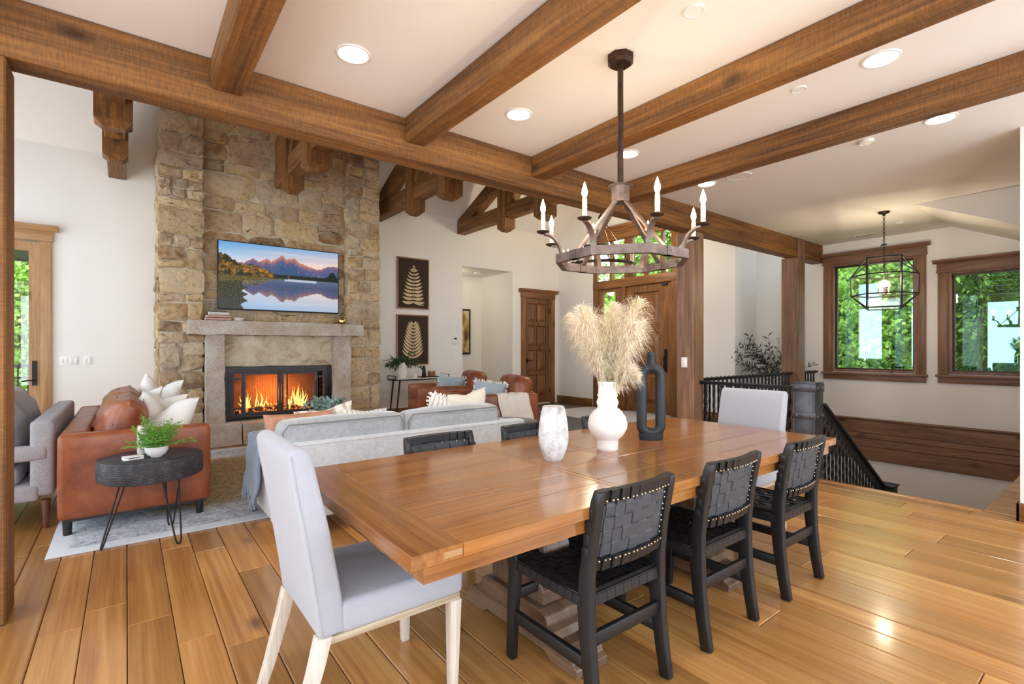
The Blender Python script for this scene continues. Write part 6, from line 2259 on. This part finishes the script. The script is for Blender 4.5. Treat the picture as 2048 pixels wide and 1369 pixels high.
# ================================================================ OLIVE TREE
t = thing('olive_tree', 'sparse potted olive tree in the niche behind the far timber post', 'plant', (8.68, 3.98, 0))
obj('pot', G().lathe([(0.0, 0.0), (0.13, 0.0), (0.15, 0.02), (0.18, 0.3), (0.185, 0.34), (0.17, 0.34), (0.16, 0.3), (0.0, 0.28)], seg=28), M['white_cer'], t, smooth=True)
obj('trunk', G().tube([(0, 0, 0.26), (0.02, 0.01, 0.5), (-0.02, 0.0, 0.8), (0.01, -0.01, 1.0)], [0.018, 0.015, 0.013, 0.01], 8), M['stem'], t, smooth=True)
RO_ = random.Random(6)
gl, gs2 = G(), G()
for k in range(30):
    a = RO_.uniform(0, 2 * math.pi)
    dx, dy = 0.79 * math.cos(a) * 1.0, -0.61 * math.cos(a)
    dd = Vector((dx * 1.2 + RO_.uniform(-.2, .2), dy * 1.2 + RO_.uniform(-.2, .2), RO_.uniform(0.35, 1.5)))
    p = (RO_.uniform(-.01, .01), RO_.uniform(-.01, .01), RO_.uniform(0.72, 1.02))
    sprig(gl, gs2, RO_, p, dd, RO_.uniform(0.45, 0.8), 0.11, 0.024, 15, 0.2, 0.004)


def keep_in(v):
    return (min(v[0], 0.36), min(v[1], 0.44), v[2])


gl.v = [keep_in(v) for v in gl.v]
gs2.v = [keep_in(v) for v in gs2.v]
obj('leaves', gl, M['leaf_olive'], t, kind='stuff')
obj('branches', gs2, M['stem'], t, kind='stuff')

# ================================================================ LANTERN OVER THE STAIRS
LXc, LYc = 7.4, 2.05
ln = thing('lantern_pendant', 'hexagonal black iron and glass lantern hanging over the stairs', 'pendant light', (LXc, LYc, 3.0))
ang0 = math.atan2(LYc, LXc) - math.pi / 2
hexa = lambda r, z: [Vector((r * math.cos(ang0 + RAD(60) * k), r * math.sin(ang0 + RAD(60) * k), z)) for k in range(6)]
R6 = 0.335
mid_t, mid_b = hexa(R6, -0.785), hexa(R6, -1.025)
top4 = [Vector((p.x, p.y, -0.593)) for k, p in enumerate(mid_t) if k % 3]
bot4 = [Vector((p.x, p.y, -1.19)) for k, p in enumerate(mid_b) if k % 3]
for ring in (top4, mid_t, mid_b, bot4):
    obj('ring_bar', G().tube(ring, 0.0085, 6, closed=True), M['iron'], ln)
for k in range(6):
    j = (k + 1) % 6
    if k % 3:
        q = [1, 2, 4, 5].index(k)
        obj('rib', G().tube([top4[q], mid_t[k], mid_b[k], bot4[q]], 0.0085, 6), M['iron'], ln)
    else:
        obj('rib', G().tube([mid_t[k], mid_b[k]], 0.0085, 6), M['iron'], ln)
        for q in ((3, 0) if k == 0 else (1, 2)):
            obj('slanted_rib', G().tube([top4[q], mid_t[k]], 0.007, 6), M['iron'], ln)
            obj('slanted_rib', G().tube([bot4[q], mid_b[k]], 0.007, 6), M['iron'], ln)
    obj('pane', G().add([mid_t[k], mid_t[j], mid_b[j], mid_b[k]], [(0, 1, 2, 3)]), M['clear'], ln)
for (p, q, m0, m1) in ((0, 1, 1, 2), (2, 3, 4, 5)):
    obj('pane', G().add([top4[p], top4[q], mid_t[m1], mid_t[m0]], [(0, 1, 2, 3)]), M['clear'], ln)
    obj('pane', G().add([bot4[p], bot4[q], mid_b[m1], mid_b[m0]], [(0, 1, 2, 3)]), M['clear'], ln)
for q in (0, 2):
    obj('hanger', G().tube([top4[q], Vector((0, 0, -0.40))], 0.0035, 6), M['iron'], ln)
obj('stem', G().tube([(0, 0, -0.38), (0, 0, -1.0)], 0.006, 6).lathe([(0.0, -0.42), (0.03, -0.415), (0.034, -0.405), (0.012, -0.395), (0.0, -0.38)], seg=14), M['iron'], ln, smooth=True)
obj('canopy', G().lathe([(0.0, -0.05), (0.014, -0.048), (0.02, -0.03), (0.055, -0.018), (0.062, -0.008), (0.062, 0.0)], seg=24), M['bronze'], ln, smooth=True)
z = -0.05
k = 0
while z > -0.385:
    pts = []
    for q in range(10):
        a = 2 * math.pi * q / 10
        u, w_ = 0.011 * math.cos(a), 0.019 * math.sin(a)
        pts.append((u if k % 2 else 0, 0 if k % 2 else u, z - 0.018 + w_))
    obj('chain_link', G().tube(pts, 0.0032, 5, closed=True), M['bronze'], ln, smooth=True)
    z -= 0.028
    k += 1
for q in range(4):
    a = RAD(90) * q + 0.5
    p = Vector((0.052 * math.cos(a), 0.052 * math.sin(a), -1.02))
    obj('arm', G().tube([(0, 0, -1.0), (p.x * 0.6, p.y * 0.6, -1.03), p], 0.005, 6), M['iron'], ln)
    obj('candle', G().lathe([(0.0, 0.0), (0.018, 0.0), (0.02, 0.004), (0.012, 0.008), (0.012, 0.085), (0.0, 0.086)], p, 10), M['wax'], ln, smooth=True)
    obj('bulb', G().lathe([(0.0, 0.0), (0.009, 0.004), (0.015, 0.024), (0.011, 0.045), (0.0, 0.072)], p + Vector((0, 0, 0.086)), 10), M['bulb_soft'], ln, smooth=True)
ld = bpy.data.lights.new('lantern_light', 'POINT')
ld.energy = 14
ld.specular_factor = 0.1
ld.color = (1.0, 0.82, 0.58)
ld.shadow_soft_size = 0.05
lo = bpy.data.objects.new('lantern_light', ld)
COL.objects.link(lo)
lo.parent = ln
lo.location = (0, 0, -0.83)

# ================================================================ ENTRY CHANDELIER
ec = thing('chandelier', 'bronze ring chandelier with small candles hanging in the entry', 'chandelier', (6.8, 6.15, 2.8))
for (z, r) in ((0.0, 0.60), (0.30, 0.42)):
    pts = [(r * math.cos(2 * math.pi * k / 36), r * math.sin(2 * math.pi * k / 36), z) for k in range(36)]
    vs, fs = [], []
    for k in range(36):
        a = 2 * math.pi * k / 36
        for rr_ in (r - 0.008, r + 0.008):
            for zz in (z - 0.025, z + 0.025):
                vs.append((rr_ * math.cos(a), rr_ * math.sin(a), zz))
    for k in range(36):
        j = (k + 1) % 36
        for a_, b_ in ((0, 1), (1, 3), (3, 2), (2, 0)):
            fs.append((k * 4 + a_, k * 4 + b_, j * 4 + b_, j * 4 + a_))
    obj('ring', G().add(vs, fs), M['bronze'], ec, smooth=True)
for k in range(8):
    a = 2 * math.pi * k / 8 + 0.2
    p = Vector((0.6 * math.cos(a), 0.6 * math.sin(a), 0.025))
    obj('candle', G().lathe([(0.0, 0.0), (0.03, 0.0), (0.032, 0.012), (0.012, 0.014), (0.012, 0.20), (0.0, 0.2)], p, 10), M['wax'], ec, smooth=True)
    obj('bulb', G().lathe([(0.0, 0.0), (0.009, 0.004), (0.015, 0.024), (0.011, 0.045), (0.0, 0.075)], p + Vector((0, 0, 0.2)), 8), M['bulb'], ec, smooth=True)
    q = Vector((0.42 * math.cos(a), 0.42 * math.sin(a), 0.3))
    obj('scroll', G().tube([p, (p + q) / 2 + Vector((0, 0, -0.09)), q], 0.008, 6), M['bronze'], ec, smooth=True)
    if k % 2 == 0:
        obj('rod', G().tube([p, Vector((0.02 * math.cos(a), 0.02 * math.sin(a), 0.88))], 0.007, 6), M['bronze'], ec)
obj('hub', G().lathe([(0.0, 0.8), (0.03, 0.82), (0.05, 0.88), (0.03, 0.93), (0.0, 0.95)], seg=16), M['bronze'], ec, smooth=True)
ctop = RIDGE_Z + (-1) * abs(6.15 - RIDGE_Y) * 0.9 - 0.03 - 2.8
obj('down_rod', G().tube([(0, 0, 0.94), (0, 0, ctop)], 0.01, 8).lathe([(0.0, ctop - 0.05), (0.06, ctop - 0.04), (0.07, ctop)], seg=16), M['bronze'], ec, smooth=True)
ld = bpy.data.lights.new('entry_light', 'POINT')
ld.energy = 40
ld.color = (1.0, 0.82, 0.58)
ld.shadow_soft_size = 0.2
lo = bpy.data.objects.new('entry_light', ld)
COL.objects.link(lo)
lo.parent = ec
lo.location = (0, 0, 0.4)

# ================================================================ OUTDOORS
t = NT('grassy_hillside')
v = t.coord()
t.base(t.ramp(t.noise(v, 3.5, 8, 0.75), [(0.34, c8(34, 52, 20)), (0.5, c8(70, 104, 36)), (0.66, c8(128, 158, 70))]))
t.bump(t.noise(v, 8, 6), 1.0, 0.2)
M['hill'] = t.fin(0.95, 0, 0.1)


def leaf_mat(name, a, b, c):
    t = NT(name)
    v = t.coord((1, 1, 1), True)
    f = t.noise(v, 2.6, 3, 0.6)
    t.base(t.ramp(f, [(0.34, a), (0.5, b), (0.68, c)]))
    return t.fin(0.6, 0, 0.2)


M['aspen_leaf'] = leaf_mat('aspen_leaf', c8(92, 132, 46), c8(150, 190, 80), c8(200, 222, 126))
M['pine_leaf'] = leaf_mat('pine_needle', c8(40, 66, 28), c8(84, 124, 48), c8(140, 180, 84))
M['shrub_leaf'] = leaf_mat('shrub_leaf', c8(80, 134, 48), c8(134, 192, 82), c8(190, 226, 130))
t = NT('pale_bark')
v = t.coord((1, 1, 0.3))
t.base(t.ramp(t.noise(v, 12, 5), [(0.35, c8(96, 84, 70)), (0.6, c8(176, 168, 152))]))
M['bark'] = t.fin(0.9)


def hill(name, fn, nu, nv, lab):
    g = G().grid(fn, nu, nv)
    o = obj(name, g, M['hill'], smooth=True)
    o['kind'] = 'structure'
    return o


hill('ground_east', lambda a, b: (9.9 + 22 * a, -10 + 32 * b, -2.2 + 11 * a ** 1.0 + 0.5 * nz(a * 9, b * 14, 1)), 26, 34, '')
hill('ground_north', lambda a, b: (-14 + 21 * b, 11.2 + 20 * a, -2.6 + 12 * a + 0.5 * nz(a * 9, b * 14, 4)), 26, 30, '')


def crown(rr, n, rx, rz_, size, cone=False, droop=0.0):
    g = G()
    for k in range(n):
        d = rvec(rr)
        s = rr.uniform(0.35, 1.0) ** 0.6
        if cone:
            z = rr.random()
            r = rx * (1 - z) * rr.uniform(0.25, 1.0)
            a = rr.uniform(0, 2 * math.pi)
            tier = 0.12 * math.sin(z * 34)
            p = Vector((r * math.cos(a), r * math.sin(a), z * rz_ * 2 - rz_ - r * droop + tier))
            dr_ = Vector((math.cos(a), math.sin(a), -0.25)) + rvec(rr) * 0.5
            leaf_geo(g, p, dr_, Vector((0, 0, 1)), size * rr.uniform(1.2, 2.4), size * 0.34, 0.0)
        else:
            cl = noise.noise(d * 3.0 + Vector((rr.random() * .2, 0, 0))) * 0.35
            p = Vector((d.x * rx, d.y * rx, d.z * rz_)) * s * (0.85 + cl)
            leaf_geo(g, p, rvec(rr), rvec(rr), size * rr.uniform(0.7, 1.3), size * 0.8)
    return g


RT = random.Random(31)
me_as = mesh_of(crown(RT, 9000, 1.25, 2.3, 0.11), 'foliage', recalc=False)
me_as.materials.append(M['aspen_leaf'])
me_pi = mesh_of(crown(RT, 9000, 1.7, 3.2, 0.13, True, 0.35), 'foliage', recalc=False)
me_pi.materials.append(M['pine_leaf'])
me_sh = mesh_of(crown(RT, 6000, 1.3, 1.0, 0.11), 'foliage', recalc=False)
me_sh.materials.append(M['shrub_leaf'])
tr_as = mesh_of(G().tube([(0, 0, -4.0), (0.05, 0.03, -1.5), (-0.03, 0.02, 0.5), (0.02, 0, 2.0)], [0.09, 0.075, 0.05, 0.02], 8), 'trunk', smooth=True)
tr_as.materials.append(M['bark'])


def tree(name, label, me, loc, rz, sc=1.0, trunk=True, group=None):
    t = thing(name, label, 'tree' if trunk else 'shrub', (loc[0], loc[1], loc[2]), rz, group=group)
    t.scale = (sc, sc, sc)
    obj('foliage', None, None, t, mesh=me, kind='stuff')
    if trunk:
        obj('trunk', None, None, t, mesh=tr_as)
    return t


for k, (x, y, z, s) in enumerate(((12.0, 4.3, 1.3, 1.0), (13.6, 3.2, 1.9, 1.1), (13.4, 5.5, 1.9, 1.2), (15.5, 4.3, 2.6, 1.25), (16.2, 6.6, 3.0, 1.3), (16.8, 2.2, 3.2, 1.2))):
    tree('aspen_tree', 'bright green aspen outside the first stair window', me_as, (x, y, z), k * 1.3, s, True, 'aspens outside the first stair window')
for k, (x, y, z, s) in enumerate(((12.4, 1.0, 1.7, 0.85), (13.2, 2.1, 1.6, 0.8), (14.8, 0.3, 2.6, 1.1), (15.4, 1.6, 3.0, 1.2))):
    tree('pine_tree', 'dark green conifer outside the second stair window', me_pi, (x, y, z), k * 2.1, s, True, 'conifers outside the second stair window')
for k, (x, y, z, s) in enumerate(((11.3, 3.6, -0.5, 0.9), (11.5, 2.2, -0.4, 0.8), (11.6, 1.0, -0.3, 0.8), (12.2, 2.9, -0.1, 0.9), (11.9, 4.9, -0.2, 1.0))):
    tree('shrub', 'light green shrub on the slope below the stair windows', me_sh, (x, y, z), k * 1.7, s, False, 'shrubs below the stair windows')
for k, (x, y, z, s) in enumerate(((11.4, 8.6, 1.2, 1.1), (12.6, 10.2, 1.8, 1.2), (11.8, 11.2, 1.4, 1.0), (13.2, 9.0, 3.6, 1.6), (13.6, 7.4, 3.4, 1.5))):
    tree('aspen_tree', 'bright green aspen seen through the entry door glass', me_as, (x, y, z), k * 1.9, s, True, 'aspens outside the entry door')
for k, (x, y, z, s) in enumerate(((-1.9, 13.2, 1.2, 1.0), (-3.0, 13.8, 1.6, 1.1), (-1.0, 14.8, 2.2, 1.2), (-2.4, 15.8, 3.0, 1.3))):
    tree('aspen_tree', 'leafy green tree beyond the glazed door and deck rail', me_as, (x, y, z), k * 1.1, s, True, 'trees outside the glazed door')
for k, (x, y, z, s) in enumerate(((-1.7, 12.4, 0.2, 1.0), (-2.7, 12.6, 0.1, 1.0), (-0.8, 12.8, 0.3, 1.0))):
    tree('shrub', 'green shrub below the deck outside the glazed door', me_sh, (x, y, z), k * 2.3, s, False, 'shrubs outside the glazed door')
# deck, its rail and the eave outside the glazed door
M['deck'] = wood('weathered_deck', c8(112, 98, 82), c8(150, 136, 118), c8(176, 162, 144), 'x', 0.8, 0.08, 10)
dk_ = obj('deck', G().box(-5, 4, 9.06, 10.6, -0.3, -0.06), M['deck'])
dk_['kind'] = 'structure'
ev = obj('roof_eave', G().prism([(9.06, 2.78), (10.5, 2.66), (10.5, 2.84), (9.06, 3.0)], 'x', -5, 4).box(-5, 4, 10.5, 10.62, 2.64, 2.78), M['iron'])
ev['kind'] = 'structure'
dr_ = thing('deck_railing', 'black iron deck railing outside the glazed door', 'railing', (-1.5, 10.4, -0.06), world=True)
obj('top_rail', G().box(-4.5, 3.5, 10.37, 10.43, 1.03, 1.07), M['iron'], dr_)
obj('middle_rail', G().box(-4.5, 3.5, 10.385, 10.415, 0.86, 0.885), M['iron'], dr_)
obj('bottom_rail', G().box(-4.5, 3.5, 10.385, 10.415, 0.03, 0.055), M['iron'], dr_)
x = -2.6
while x < -0.9:
    obj('baluster', G().box(x - 0.009, x + 0.009, 10.391, 10.409, 0.05, 1.03), M['iron'], dr_)
    x += 0.11
for x in (-4.4, -3.4, -0.4, 0.8, 2.0, 3.2):
    obj('post', G().box(x - 0.03, x + 0.03, 10.37, 10.43, -0.06, 1.03), M['iron'], dr_)
